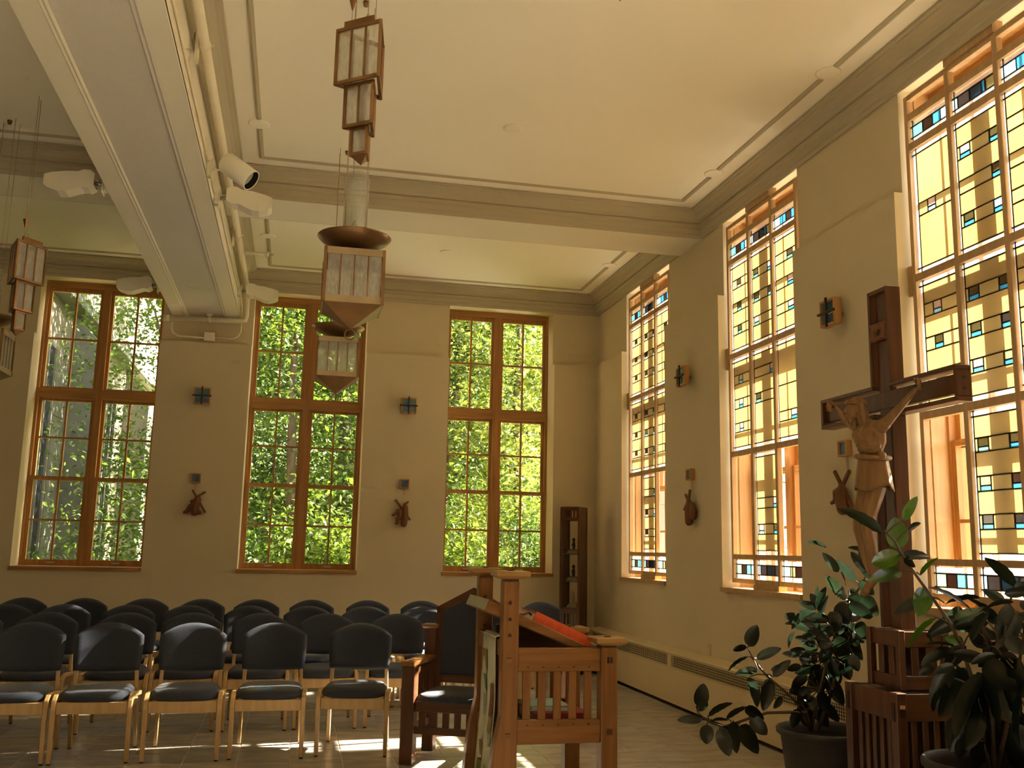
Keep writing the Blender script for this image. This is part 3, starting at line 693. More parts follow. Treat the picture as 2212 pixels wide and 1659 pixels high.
# tall back, leaning, with a pointed head
lean = .10
def bk(x, z, y): return (TW/2+x, .455+lean*(z-.45)+y, z)
def bpoly(pts, y0, y1): return MB().loft([[bk(x, z, y) for x, z in pts] for y in (y1, y0)])
bpoly([(-.275, .42), (-.225, .42), (-.225, 1.012), (-.275, 1.012)], 0, .05).build('back_stile', cherry, th)
bpoly([(.225, .42), (.275, .42), (.275, 1.012), (.225, 1.012)], 0, .05).build('back_stile', cherry, th)
bpoly([(-.275, 1.012), (-.275, .955), (0, 1.095), (0, 1.16)], 0, .05).build('head_rail', cherryx, th)
bpoly([(0, 1.16), (0, 1.095), (.275, .955), (.275, 1.012)], 0, .05).build('head_rail', cherryx, th)
bpoly([(-.225, .48), (.225, .48), (.225, .535), (-.225, .535)], 0, .05).build('back_rail', cherryx, th)
bevel(bpoly([(-.225, .535), (.225, .535), (.225, .982), (0, 1.095), (-.225, .982)], -.012, .03).build('back_pad', fabric, th), .008, 2)

# ------------------------------------------------------------ lectern
le = empty('lectern', (1.10, 5.30, 0)); tag(le, 'amber oak lectern with slatted side and sloping reading board in the foreground', 'lectern')
ox, oy = 1.10, 5.30
def lx(b, name, m, par=le, bv=.004): 
    o = b.xf(Matrix.Translation((-ox, -oy, 0))).build(name, m, par)
    if bv: bevel(o, bv, 1)
    return o
PW = .090
Y1, Y2 = 5.30, 6.02
def flared(x0, y0):   # tall post, flaring to the left towards the foot
    pr = [(x0, x0+PW, 1.272), (x0, x0+PW, .56), (x0-.012, x0+PW, .50), (x0-.034, x0+PW, .40), (x0-.052, x0+PW, .28), (x0-.075, x0+PW, 0)]
    return MB().loft([[(a, y0, z), (b, y0, z), (b, y0+PW, z), (a, y0+PW, z)] for a, b, z in pr[::-1]])
def pcap(x, y, z, w, par):
    def rg(k, zz): return [(x-w*k, y-w*k, zz), (x+w*k, y-w*k, zz), (x+w*k, y+w*k, zz), (x-w*k, y+w*k, zz)]
    c = MB().loft([rg(.66, z), rg(.97, z+.014), rg(1, z+.018), rg(1, z+.038), rg(.96, z+.043)])
    o = lx(c, 'post_cap', cap_wood, par, 0)
    lx(MB().box(x-.017, x+.017, y-.009, y+.009, z+.043, z+.047), 'cap_peg', dark_peg, o, 0)
    return o
for y in (Y1, Y2):
    p_ = lx(flared(1.149, y), 'tall_post', amber); pcap(1.194, y+PW/2, 1.285, .094, le)
    lx(MB().box(1.149+.004, 1.149+PW-.004, y+.004, y+PW-.004, 1.272, 1.288), 'post_neck', cherry, p_, 0)
    for z in (1.155, 1.068, .982): lx(MB().loft([[(1.188+a*.9, y-.012, z+b*.9) for a, b in ((-.011, 0), (0, -.011), (.011, 0), (0, .011))], [(1.188+a, y, z+b) for a, b in ((-.011, 0), (0, -.011), (.011, 0), (0, .011))]]), 'peg', dark_peg, p_, 0)
    for z in (.862, .468):
        lx(MB().box(1.172, 1.200, y-.0035, y, z-.025, z+.028), 'tenon', amberx, p_, 0); lx(MB().box(1.172, 1.200, y-.0045, y, z-.002, z+.003), 'wedge', dark_peg, p_, 0)
for y in (Y1, Y2):
    p_ = lx(MB().box(1.713, 1.713+PW+.004, y, y+PW, 0, .918), 'low_post', amber); pcap(1.762, y+PW/2, .928, .088, le)
    lx(MB().box(1.717, 1.713+PW, y+.004, y+PW-.004, .918, .930), 'post_neck', cherry, p_, 0)
    lx(MB().box(1.746, 1.777, y-.0035, y, .832, .866), 'tenon', dark_peg, p_, 0); lx(MB().box(1.759, 1.763, y-.005, y, .832, .866), 'wedge', amberx, p_, 0)
    lx(MB().box(1.746, 1.777, y-.0035, y, .468-.017, .468+.017), 'tenon', cherryx, p_, 0); lx(MB().box(1.746, 1.777, y-.005, y, .466, .470), 'wedge', dark_peg, p_, 0)
for y in (Y1+.014, Y2+.03):
    tr = lx(MB().box(1.239, 1.713, y, y+.034, .788, .914), 'top_rail', amberx); br = lx(MB().box(1.239, 1.713, y, y+.034, .408, .533), 'bottom_rail', amberx)
    for k in range(5):
        x = 1.271+k*.0873
        s_ = lx(MB().box(x, x+.043, y+.008, y+.026, .533, .788), 'slat', amber, le, .002)
        for z, pp in ((.812, tr), (.508, br)): lx(MB().box(x+.021, x+.029, y-.002, y, z-.004, z+.004), 'peg', dark_peg, pp, 0)
lx(MB().box(1.155, 1.185, Y1+PW, Y2, .86, .95), 'front_rail', amber); lx(MB().box(1.155, 1.185, Y1+PW, Y2, .38, .48), 'front_rail', amber)
for k in range(4): lx(MB().box(1.162, 1.178, Y1+PW+.06+k*.15, Y1+PW+.13+k*.15, .48, .86), 'front_slat', cherry, le, .002)
lx(MB().box(1.24, 1.72, Y1+.05, Y2+.03, .425, .455), 'shelf', cherryx)
lx(MB().box(1.24, 1.71, Y2-.12, Y2-.09, .80, .995), 'rear_panel', cherryx)
# sloping board
bd = MB(); sl_ = [(1.085, 1.158), (1.735, .868)]
(xa, za), (xb_, zb_) = sl_; dx, dz = xb_-xa, zb_-za; ln = math.hypot(dx, dz); nx, nz = -dz/ln, dx/ln
def bp(t, h, y): return (xa+dx*t+nx*h, y, za+dz*t+nz*h)
bd.loft([[bp(0, -.055, y), bp(1, -.02, y), bp(1, .012, y), bp(0, .012, y)] for y in (Y1+PW+.012, Y2-.012)])
lx(bd, 'reading_board', amberx)
lx(MB().loft([[bp(.955, .012, y), bp(.985, .012, y), bp(.985, .045, y), bp(.955, .045, y)] for y in (Y1+PW+.02, Y2-.02)]), 'book_ledge', amberx)
# red book on the board
bk_ = MB().loft([[bp(t, h, y) for t, h in ((.42, .012), (.935, .012), (.935, .062), (.42, .062))] for y in (5.50, 5.86)])
red_m = paint('red_book_cloth', (.72, .11, .025), (.62, .085, .02), rough=.5, scale=30)
page_m = paint('page_edges', (.85, .78, .62), (.78, .7, .54), rough=.8, scale=4, stretch=(1, 1, 60))
bo = empty('book', bp(.68, .012, 5.68)); tag(bo, 'thick orange-red book lying on the lectern reading board', 'book')
bl = Vector(bo.location)
def bkp(m, nm, mat): o = m.xf(Matrix.Translation(-bl)).build(nm, mat, bo); return o
bkp(MB().loft([[bp(t, h, y) for t, h in ((.42, .012), (.935, .012), (.935, .017), (.42, .017))] for y in (5.49, 5.87)]), 'cover', red_m)
bkp(MB().loft([[bp(t, h, y) for t, h in ((.42, .064), (.935, .064), (.935, .069), (.42, .069))] for y in (5.49, 5.87)]), 'cover', red_m)
bkp(MB().loft([[bp(t, h, y) for t, h in ((.43, .017), (.925, .017), (.925, .064), (.43, .064))] for y in (5.502, 5.865)]), 'pages', page_m)
bkp(MB().loft([[bp(t, h, y) for t, h in ((.42, .012), (.935, .012), (.935, .069), (.42, .069))] for y in (5.485, 5.495)]), 'spine', red_m)
bkp(MB().tube([bp(.41, .04, 5.55), bp(.375, .045, 5.53), bp(.34, .02, 5.52), bp(.31, .014, 5.5)], .006, 5), 'ribbon', paint('dark_ribbon', (.12, .02, .015)))
# books on the shelf
b2 = empty('book', (1.43, 5.58, .455)); tag(b2, 'dark red book lying on the lectern shelf behind the slats', 'book')
dr_m = paint('dark_red_binding', (.30, .030, .028), (.24, .022, .02), rough=.5, scale=30)
MB().box(-.03, .30, 0, .40, 0, .006).box(-.03, .30, 0, .40, .062, .068).box(-.03, .30, 0, .008, .006, .062).build('cover', dr_m, b2)
MB().box(-.022, .29, .008, .39, .006, .062).build('pages', page_m, b2)
fc = bpy.data.curves.new('spine_lettering', 'FONT'); fc.body = 'LECTIONARY  SA'; fc.size = .032; fc.extrude = .0004; fc.materials.append(paint('faded_gilt', (.42, .13, .06)))
fo = bpy.data.objects.new('tmp', fc); COL.objects.link(fo); dg = bpy.context.evaluated_depsgraph_get(); me_ = bpy.data.meshes.new_from_object(fo.evaluated_get(dg)); bpy.data.objects.remove(fo); fo = link('spine_lettering', me_, b2); fo.location = (-.012, -.0008, .020); fo.rotation_euler = (math.pi/2, 0, 0)
b3 = empty('book', (1.40, 5.66, .523)); tag(b3, 'pale green paper booklet on top of the dark red book', 'booklet')
pg_m = paint('pale_green_paper', (.50, .68, .52), (.42, .60, .45), rough=.7)
MB().box(0, .24, 0, .30, 0, .012).build('cover', pg_m, b3); MB().box(.01, .235, .002, .29, .012, .022).build('pages', page_m, b3)
MB().box(.0, .235, 0, .29, .022, .030).build('cover', pg_m, b3)
# painted cloth hanging over the lectern front
cl = empty('hanging_cloth', (1.10, 5.64, .94)); tag(cl, 'pale painted cloth with gold and green patches hanging on the lectern front', 'cloth')
linen = paint('pale_linen', (.58, .56, .40), (.50, .49, .33), rough=.9, scale=6, bump=.2, bscale=200)
def drape(y0, y1, z0, z1, off, n=10, m=16):
    vs = []; fs = []
    for j in range(m+1):
        for i in range(n+1):
            y = y0+(y1-y0)*i/n; z = z1+(z0-z1)*j/m
            fl_ = .010*math.sin(i*1.1+.3)*min(1, j/5)
            x = 1.142-.085*max(0, (.62-z))**1.2 if z < .62 else 1.142
            vs.append((x+fl_-off-1.10, y-5.64, z-.94))
    for j in range(m):
        for i in range(n): a = j*(n+1)+i; fs.append((a, a+1, a+n+2, a+n+1))
    return MB().add(vs, fs, 0, True)
o = drape(5.47, 5.80, .08, .955, .0).build('cloth', linen, cl); sm = o.modifiers.new('thickness', 'SOLIDIFY'); sm.thickness = .004
MB().loft([[(1.142-1.10, y-5.64, .955-.94), (1.142-1.10, y-5.64, .962-.94), (1.16-1.10, y-5.64, .972-.94), (1.20-1.10, y-5.64, .965-.94), (1.20-1.10, y-5.64, .955-.94), (1.16-1.10, y-5.64, .962-.94)] for y in (5.47, 5.80)]).build('cloth_fold', linen, cl)
gold = paint('gold_patch', (.34, .22, .05), (.25, .16, .03), rough=.9, scale=14); grn = paint('green_patch', (.09, .19, .12), (.06, .14, .08), rough=.9, scale=14)
brn = paint('brown_patch', (.28, .08, .03), (.18, .05, .02), rough=.9, scale=14); gry = paint('grey_patch', (.40, .39, .30), (.34, .33, .25), rough=.9, scale=14)
olv = paint('olive_patch', (.22, .21, .06), (.15, .15, .04), rough=.9, scale=14)
for (y0, y1, z0, z1, mm) in [(5.68, 5.80, .74, .87, gold), (5.69, 5.80, .63, .73, grn), (5.49, 5.55, .52, .70, brn), (5.48, 5.56, .44, .515, gold), (5.66, 5.80, .50, .62, gry), (5.48, 5.6, .36, .43, gry), (5.57, 5.63, .26, .39, grn), (5.66, 5.79, .28, .36, gold), (5.55, 5.79, .10, .26, olv)]:
    drape(y0, y1, z0, z1, .0045, 3, 5).build('patch', mm, cl)
# ------------------------------------------------------------ standing crucifix, facing into the room (-x)
CX, CYY = 3.04, 4.44
cr = empty('processional_cross', (CX, CYY, 0)); tag(cr, 'tall dark cherry standing cross on a stepped slatted base', 'cross')
def cx(b, name, m, par=cr, bv=.003):
    o = b.build(name, m, par)
    if bv: bevel(o, bv, 1)
    return o
def slat_box(h, z0, z1, post, top, bot, n, tenon, nm):
    """square slatted pedestal, half-width h"""
    g = empty(nm, parent=cr)
    for sx in (-1, 1):
        for sy in (-1, 1):
            x0, y0 = sx*h-(post if sx > 0 else 0), sy*h-(post if sy > 0 else 0)
            p_ = cx(MB().box(x0, x0+post, y0, y0+post, z0, z1), 'corner_post', cherry, g)
    i = post; d = .012
    for ax in (0, 1):
        for s_ in (-1, 1):
            f = s_*(h-d-.011)
            def bb(a0, a1, t, q0, q1, nm_, mm):
                b = MB().box(f-t, f+t, a0, a1, q0, q1) if ax == 0 else MB().box(a0, a1, f-t, f+t, q0, q1)
                return cx(b, nm_, mm, g, .002)
            bb(-h+i, h-i, .011, z1-top-.006, z1-.006, 'top_rail', cherryx if ax else cherry)
            if bot: bb(-h+i, h-i, .011, z0, z0+bot, 'bottom_rail', cherryx if ax else cherry)
            w_ = 2*(h-i); sp = w_/(n*2+1)
            for k in range(n): bb(-h+i+sp*(2*k+1), -h+i+sp*(2*k+2), .006, z0+bot, z1-top-.006, 'slat', cherry)
    cx(MB().box(-h+.03, h-.03, -h+.03, h-.03, z1-.03, z1-.012), 'deck', cherryx, g)
    cx(MB().box(-h+.05, h-.05, -h+.05, h-.05, z0+.01, z1-.04), 'core', dark_peg, g, 0)
    if tenon:
        for sy in (-1, 1):
            yy = sy*(h-post/2)
            cx(MB().box(-h-.004, -h, yy-.012, yy+.012, z1-.13, z1-.045), 'tenon', dark_peg, g, 0)
        for sx in (-1, 1):
            xx = sx*(h-post/2); cx(MB().box(xx-.014, xx+.014, -h-.004, -h, z1-.11, z1-.075), 'tenon', dark_peg, g, 0); cx(MB().box(xx-.010, xx+.010, -h-.012, -h, z1-.070, z1-.055), 'wedge', maple, g, 0)
slat_box(.222, 0, .812, .055, .125, .05, 5, True, 'lower_pedestal')
slat_box(.140, .812, 1.094, .035, .075, .065, 2, False, 'upper_pedestal')
# upright: two outer rails with a recessed board, open slots between; cross-arm likewise
UD, UB = .085, -.003                                                # half depth of the frame
UW = .089                                                # half width
FX = -UD
cx(MB().box(-UD, UB, UW-.020, UW, 1.094, 2.165), 'upright_rail', cherry); cx(MB().box(-UD, UB, UW-.020, UW, 2.336, 2.848), 'upright_rail', cherry)
cx(MB().box(-UD, UB, -UW, -UW+.020, 1.094, 2.165), 'upright_rail', cherry); cx(MB().box(-UD, UB, -UW, -UW+.020, 2.336, 2.848), 'upright_rail', cherry)
cx(MB().box(-UD, UB, -UW+.020, UW-.020, 2.826, 2.848), 'upright_cap', cherryx)
cx(MB().box(-UD+.026, UB-.020, -.052, .052, 1.094, 2.826), 'upright_board', cherry)
AL = .596
for z0, z1 in ((2.165, 2.187), (2.314, 2.336)):
    for s_ in (-1, 1):
        y0, y1 = (UW-.020, AL) if s_ > 0 else (-AL, -UW+.020)
        cx(MB().box(-UD, UB, y0, y1, z0, z1), 'arm_rail', cherryx)
for s_ in (-1, 1):
    y0 = AL-.022 if s_ > 0 else -AL
    e_ = cx(MB().box(-UD, UB, y0, y0+.022, 2.187, 2.314), 'arm_cap', cherry)
    for z in (2.225, 2.275): cx(MB().box(-.052, -.036, (AL if s_ > 0 else -AL)-.003, (AL if s_ > 0 else -AL)+.003, z-.006, z+.006), 'peg', dark_peg, e_, 0)
cx(MB().box(-UD+.024, UB-.020, -AL+.022, AL-.022, 2.205, 2.298), 'arm_board', cherry)
# scroll with the title
pl_ = cx(MB().loft([[(-UD+.02, y, 2.575), (-UD-.004+.004*math.cos(y*60), y, 2.578), (-UD-.002, y, 2.655), (-UD+.02, y, 2.66)] for y in [-.062+.0124*k for k in range(11)]]), 'title_scroll', carve_d, cr, 0)
for z in (2.577, 2.658): cx(MB().tube([(-UD+.004, -.068, z), (-UD+.004, .068, z)], .009, 8), 'scroll_roll', carve_d, pl_, 0)
fc = bpy.data.curves.new('title_lettering', 'FONT'); fc.body = 'INRI'; fc.size = .046; fc.extrude = .001; fc.align_x = 'CENTER'; fc.materials.append(dark_peg)
tm_ = bpy.data.objects.new('tmp', fc); COL.objects.link(tm_)
dg = bpy.context.evaluated_depsgraph_get(); me_ = bpy.data.meshes.new_from_object(tm_.evaluated_get(dg)); bpy.data.objects.remove(tm_)
fo = link('title_lettering', me_, pl_); fo.location = (-UD-.003, 0, 2.594); fo.rotation_euler = (math.pi/2, 0, -math.pi/2)

# ------------------------------------------------------------ carved corpus: overlapping volumes fused into one skin
def voxel_figure(name, b, mat, parent, vox, smooth=4, loc=None):
    o = b.build(name, mat, parent)
    m = o.modifiers.new('fuse', 'REMESH'); m.mode = 'VOXEL'; m.voxel_size = vox; m.use_smooth_shade = True
    s_ = o.modifiers.new('soften', 'SMOOTH'); s_.factor = .5; s_.iterations = smooth
    return o
class Fig(MB):
    def limb(s, pts, rad, n=10):
        for (a, ra), (b, rb) in zip(zip(pts, rad), zip(pts[1:], rad[1:])):
            a, b = Vector(a), Vector(b); k = max(2, int((b-a).length/(.45*min(ra, rb)))+1)
            for i in range(k+1): f = i/k; s.ball(a.lerp(b, f), ra+(rb-ra)*f, 8, 6)
        return s
# local: x forward (away from the cross), y to the figure's right-hand side as seen (towards the back wall), z up
co = empty('carved_corpus', (CX-UD, CYY, 1.25), 0); tag(co, 'carved limewood figure with outstretched arms hanging on the tall cross', 'sculpture')
def q(f, l, z): return (-f, l, z-1.25)
F = Fig()
SL = -.048                                                                                                    # the chest hangs a little to the viewer's right
F.ball(q(.102, SL, 2.040), (.066, .104, .095)); F.ball(q(.096, SL, 2.085), (.056, .112, .052))                # rib cage, shoulder girdle
F.ball(q(.135, SL+.044, 2.060), (.036, .050, .036)); F.ball(q(.135, SL-.044, 2.060), (.036, .050, .036))      # pectorals
F.ball(q(.092, SL+.006, 1.965), (.050, .070, .070)); F.ball(q(.095, -.045, 1.915), (.054, .070, .06))         # belly, hips
F.ball(q(.09, -.05, 1.87), (.060, .078, .06)); F.ball(q(.128, SL+.002, 1.955), (.020, .040, .035))
for k in range(5):                                                                                           # ribs, arching down and out
    z = 2.032-.021*k
    for s_ in (-1, 1): F.limb([q(.166-.008*k, SL+s_*.014, z+.006), q(.158-.009*k, SL+s_*.048, z-.004), q(.122-.006*k, SL+s_*.088, z+.006)], [.008, .009, .008])
for s_, hz in ((1, 2.262), (-1, 2.262)):                                                                      # arms: shoulder, elbow, wrist
    F.limb([q(.092, SL+s_*.112, 2.100), q(.078, SL*.5+s_*.225, 2.160), q(.042, s_*.345, 2.248)], [.029, .0215, .0145])
    F.limb([q(.096, SL+s_*.085, 2.092), q(.094, SL+s_*.118, 2.104)], [.038, .033])
    F.ball(q(.040, s_*.372, 2.264), (.012, .024, .018))
    for k in range(4):                                                                                       # fingers, half curled
        bx = q(.044, s_*.392, 2.260+.010*(k-1.2))
        p1 = q(.058, s_*(.409+.004*(1-abs(k-1.5))), 2.266+.013*(k-1.3)); p2 = q(.071, s_*(.406+.004*(1-abs(k-1.5))), 2.270+.015*(k-1.3))
        F.limb([bx, p1, p2], [.0078, .0068, .0056])
    F.limb([q(.045, s_*.366, 2.278), q(.062, s_*.376, 2.294), q(.072, s_*.386, 2.298)], [.0082, .0072, .006])   # thumb
# neck and head, dropped forward and to the viewer's left
F.limb([q(.100, SL+.008, 2.105), q(.125, SL+.026, 2.150)], [.032, .029])
hc = Vector(q(.148, -.006, 2.202)); HS = .80
def hv(x, y, z): return hc+Vector((x, y, z))*HS
F.ball(hv(.008, 0, .018), (.062*HS, .052*HS, .058*HS)); F.ball(hv(-.020, .004, -.018), (.046*HS, .041*HS, .050*HS))
F.ball(hv(-.045, .014, -.052), (.028*HS, .028*HS, .024*HS)); F.ball(hv(-.038, .014, -.080), (.022*HS, .022*HS, .026*HS))      # jaw, beard
F.limb([hv(-.060, .006, .008), hv(-.080, .012, -.024)], [.008*HS, .012*HS])                                                    # nose
for s_ in (-1, 1):
    F.limb([hv(-.054, s_*.008+.006, .015), hv(-.042, s_*.034+.004, .010)], [.010*HS, .008*HS])                                # brows
    F.ball(hv(-.053, s_*.019+.008, -.004), .010*HS); F.limb([hv(-.064, .012, -.042), hv(-.052, .012+s_*.018, -.048)], [.007*HS, .006*HS])
    F.limb([hv(.005, s_*.050, .02), hv(.010, s_*.056, -.04), hv(.020, s_*.052, -.10)], [.020*HS, .022*HS, .012*HS])           # long hair
    F.ball(hv(-.004, s_*.052, -.008), (.012*HS, .007*HS, .016*HS))
F.limb([hv(.045, .0, .02), hv(.050, .0, -.05), hv(.045, 0, -.11)], [.034*HS, .036*HS, .02*HS])
# legs
F.limb([q(.085, -.005, 1.86), q(.125, .028, 1.66), q(.135, .030, 1.585), q(.095, .022, 1.42), q(.075, .012, 1.335)], [.056, .042, .035, .032, .020])
F.limb([q(.085, -.09, 1.86), q(.130, -.052, 1.66), q(.140, -.046, 1.585), q(.105, -.030, 1.43), q(.085, -.012, 1.335)], [.056, .042, .035, .032, .020])
F.limb([q(.078, .010, 1.335), q(.110, .008, 1.295), q(.135, .004, 1.262)], [.022, .020, .014]); F.limb([q(.088, -.014, 1.335), q(.122, -.006, 1.300), q(.146, -.004, 1.268)], [.022, .020, .014])
for k in range(5): F.limb([q(.130, -.020+.009*k, 1.272), q(.152, -.022+.010*k, 1.262)], [.0075, .006])
voxel_figure('body', F, carve, co, .0042, 1)
# crown of twisted thorns
Cn = MB()
for ph in (0, 2.1, 4.2):
    pts = []
    for k in range(33):
        a = 2*math.pi*k/32; rx, ry = .053+.005*math.cos(5*a+ph), .047+.005*math.cos(5*a+ph)
        pts.append(hc+Vector((.004+rx*math.cos(a), ry*math.sin(a)*1.0, .024+.006*math.sin(5*a+ph)-.10*(rx*math.cos(a)))))
    Cn.tube(pts, .006, 6)
Cn.build('thorn_crown', carve, co)
# loincloth: flaring skirt with folds and a rolled waistband
rg = []
for j in range(10):
    f = j/9; z = 1.948-.165*f; rr_ = []
    for k in range(40):
        a = 2*math.pi*k/40; fold = 1+.045*f*math.sin(7*a+1)+.03*f*math.sin(13*a)
        hw, dp = (.083+.028*f)*fold, (.068+.020*f)*fold
        rr_.append(q(.092+dp*math.cos(a), -.046+hw*math.sin(a), z+(.012*math.sin(3*a)*f)))
    rg.append(rr_)
lc = MB().loft(rg, caps=False, smooth=True).build('loincloth', carve, co); sd = lc.modifiers.new('thickness', 'SOLIDIFY'); sd.thickness = .008; sd.offset = -1
pts = [q(.092+.074*math.cos(a), -.046+.090*math.sin(a), 1.945+.010*math.sin(a)) for a in [2*math.pi*k/36 for k in range(37)]]
MB().tube(pts, .014, 8).build('waistband', carve, lc); MB().ball(q(.10, -.140, 1.945), (.022, .018, .022)).build('knot', carve, lc)
for s_ in (-1, 1): MB().tube([q(.02, s_*.370, 2.264), q(.060, s_*.370, 2.264)], .006, 8).build('nail', dark_peg, co)

# ------------------------------------------------------------ rubber plants
PL1 = [[2.457,5.011,0.949,2.505,5.001,1.067,0.039,-0.006,-0.016],[2.475,5.068,0.943,2.39,5.068,0.925,-0.004,-0.002,0.019],[2.535,5.071,0.879,2.678,5.056,0.939,0.008,-0.019,-0.023],[2.489,5.09,0.891,2.385,5.13,0.81,-0.016,-0.019,0.011],[2.503,4.999,0.829,2.406,5.075,0.798,-0.009,-0.002,0.024],[2.605,5.022,0.79,2.708,5.012,0.879,0.014,-0.015,-0.018],[2.606,5.056,0.776,2.558,5.049,0.604,-0.04,0.008,0.011],[2.488,5.062,0.786,2.549,5.101,0.618,-0.019,0.031,0.0],[2.227,5.155,0.614,2.263,5.165,0.738,0.042,-0.008,-0.012],[2.224,5.171,0.594,2.247,5.086,0.655,0.022,-0.006,-0.017],[2.266,5.131,0.573,2.402,5.109,0.645,0.014,0.019,-0.021],[2.248,5.17,0.544,2.123,5.218,0.538,0.004,0.012,0.023],[2.368,5.114,0.56,2.464,5.039,0.637,0.021,0.014,-0.013],[2.248,5.104,0.529,2.243,5.096,0.429,-0.04,0.009,0.001],[2.32,5.098,0.511,2.353,5.047,0.375,-0.04,0.012,-0.014],[2.4,5.097,0.549,2.435,5.137,0.373,-0.036,0.009,-0.005],[2.429,5.076,0.535,2.56,5.134,0.37,-0.041,0.014,-0.027],[2.495,5.076,0.569,2.571,5.042,0.48,-0.028,0.011,-0.029],[2.444,5.041,0.629,2.569,5.073,0.559,-0.017,0.008,-0.026],[2.269,5.082,0.559,2.361,5.078,0.558,0.0,0.014,-0.012],[2.665,5.037,0.68,2.612,5.036,0.618,-0.016,0.002,0.014],[2.942,5.095,1.145,2.908,5.134,1.233,0.022,-0.008,0.012],[2.924,5.069,1.095,2.97,5.056,1.228,0.025,0.011,-0.008],[2.961,4.859,1.21,2.856,4.873,1.345,0.018,-0.024,0.017],[3.135,5.024,1.306,3.042,5.092,1.427,0.005,-0.027,0.019],[3.083,4.847,1.45,3.05,4.885,1.603,0.024,0.021,-0.0],[3.068,4.781,1.469,2.958,4.81,1.498,-0.002,-0.019,0.013],[3.065,4.808,1.368,2.983,4.827,1.471,0.02,-0.008,0.017],[3.125,4.864,1.34,3.072,4.861,1.367,0.006,-0.004,0.012],[2.836,4.955,1.049,2.727,5.045,1.069,0.005,-0.0,0.028],[2.935,5.105,1.102,2.859,5.176,1.135,0.006,-0.004,0.023],[2.893,4.926,1.097,2.755,5.028,1.089,0.015,0.022,0.021],[2.922,4.954,1.14,2.968,4.933,1.051,-0.035,0.012,-0.021],[2.976,4.954,1.187,3.021,4.933,1.074,-0.045,0.014,-0.021],[2.977,4.853,1.192,3.117,4.852,1.121,-0.016,0.009,-0.032],[3.073,4.872,1.229,3.184,4.906,1.127,-0.032,0.013,-0.031],[2.889,4.871,1.038,2.809,4.889,1.063,0.007,-0.006,0.026],[2.87,5.126,1.025,2.937,5.179,0.87,-0.037,0.011,-0.012],[2.885,4.945,1.009,2.865,4.916,0.915,-0.033,0.009,0.004],[2.93,4.943,1.004,3.037,4.957,0.876,-0.041,0.015,-0.032],[3.084,5.008,0.98,3.154,5.027,0.872,-0.024,0.008,-0.014],[2.77,4.933,0.992,2.721,4.98,1.001,0.001,-0.002,0.018],[2.822,5.046,0.922,2.722,5.043,0.927,0.001,0.003,0.02],[2.799,5.052,0.912,2.841,5.049,0.848,-0.028,0.01,-0.019],[2.973,5.075,0.891,3.054,5.097,0.74,-0.041,0.013,-0.02],[2.761,4.997,0.846,2.681,5.011,0.826,-0.006,-0.003,0.022],[2.94,5.132,0.829,2.815,5.174,0.787,-0.011,-0.003,0.032],[2.864,5.13,0.765,2.777,5.148,0.712,-0.015,-0.001,0.024],[2.889,5.099,0.805,2.939,5.129,0.681,-0.037,0.011,-0.012],[3.004,5.136,0.763,3.088,5.126,0.615,-0.038,0.012,-0.022],[2.878,5.16,0.691,2.762,5.14,0.7,-0.0,0.01,0.021],[2.876,5.158,0.668,2.901,5.108,0.566,-0.038,0.013,-0.016],[2.832,5.139,0.626,2.87,5.138,0.525,-0.037,0.011,-0.014],[2.93,5.146,0.596,3.032,5.202,0.488,-0.029,0.011,-0.022],[2.9,5.052,0.702,2.961,5.067,0.581,-0.031,0.009,-0.014],[3.032,4.946,0.913,3.055,4.906,0.828,-0.029,0.01,-0.012],[3.048,5.077,0.89,3.077,5.029,0.767,-0.039,0.013,-0.014],[2.918,5.107,0.897,2.858,5.172,0.843,-0.018,0.002,0.022],[3.013,4.836,1.095,3.091,4.868,1.002,-0.029,0.01,-0.021],[3.085,5.092,1.047,3.219,5.106,0.961,-0.018,0.009,-0.027],[3.155,5.031,1.062,3.033,5.026,1.015,-0.01,-0.001,0.027],[2.987,5.139,0.828,2.981,5.192,0.709,-0.037,0.008,0.005],[2.846,4.955,1.04,2.818,5.009,1.118,0.026,-0.01,0.017],[3.001,5.061,0.727,3.027,5.059,0.635,-0.031,0.009,-0.009],[2.854,5.098,0.723,2.771,5.066,0.629,-0.029,0.006,0.023],[3.063,4.883,1.311,3.114,4.822,1.241,-0.021,0.01,-0.024],[3.039,4.95,1.261,3.116,4.973,1.233,-0.008,0.004,-0.017],[2.901,4.914,0.962,2.838,4.934,0.87,-0.03,0.003,0.021],[3.038,5.0,1.018,2.987,5.024,0.933,-0.032,0.003,0.02],[3.088,4.899,1.181,3.002,4.869,1.092,-0.024,0.005,0.021],[2.743,5.016,0.601,2.73,5.053,0.515,-0.031,0.006,0.007]]
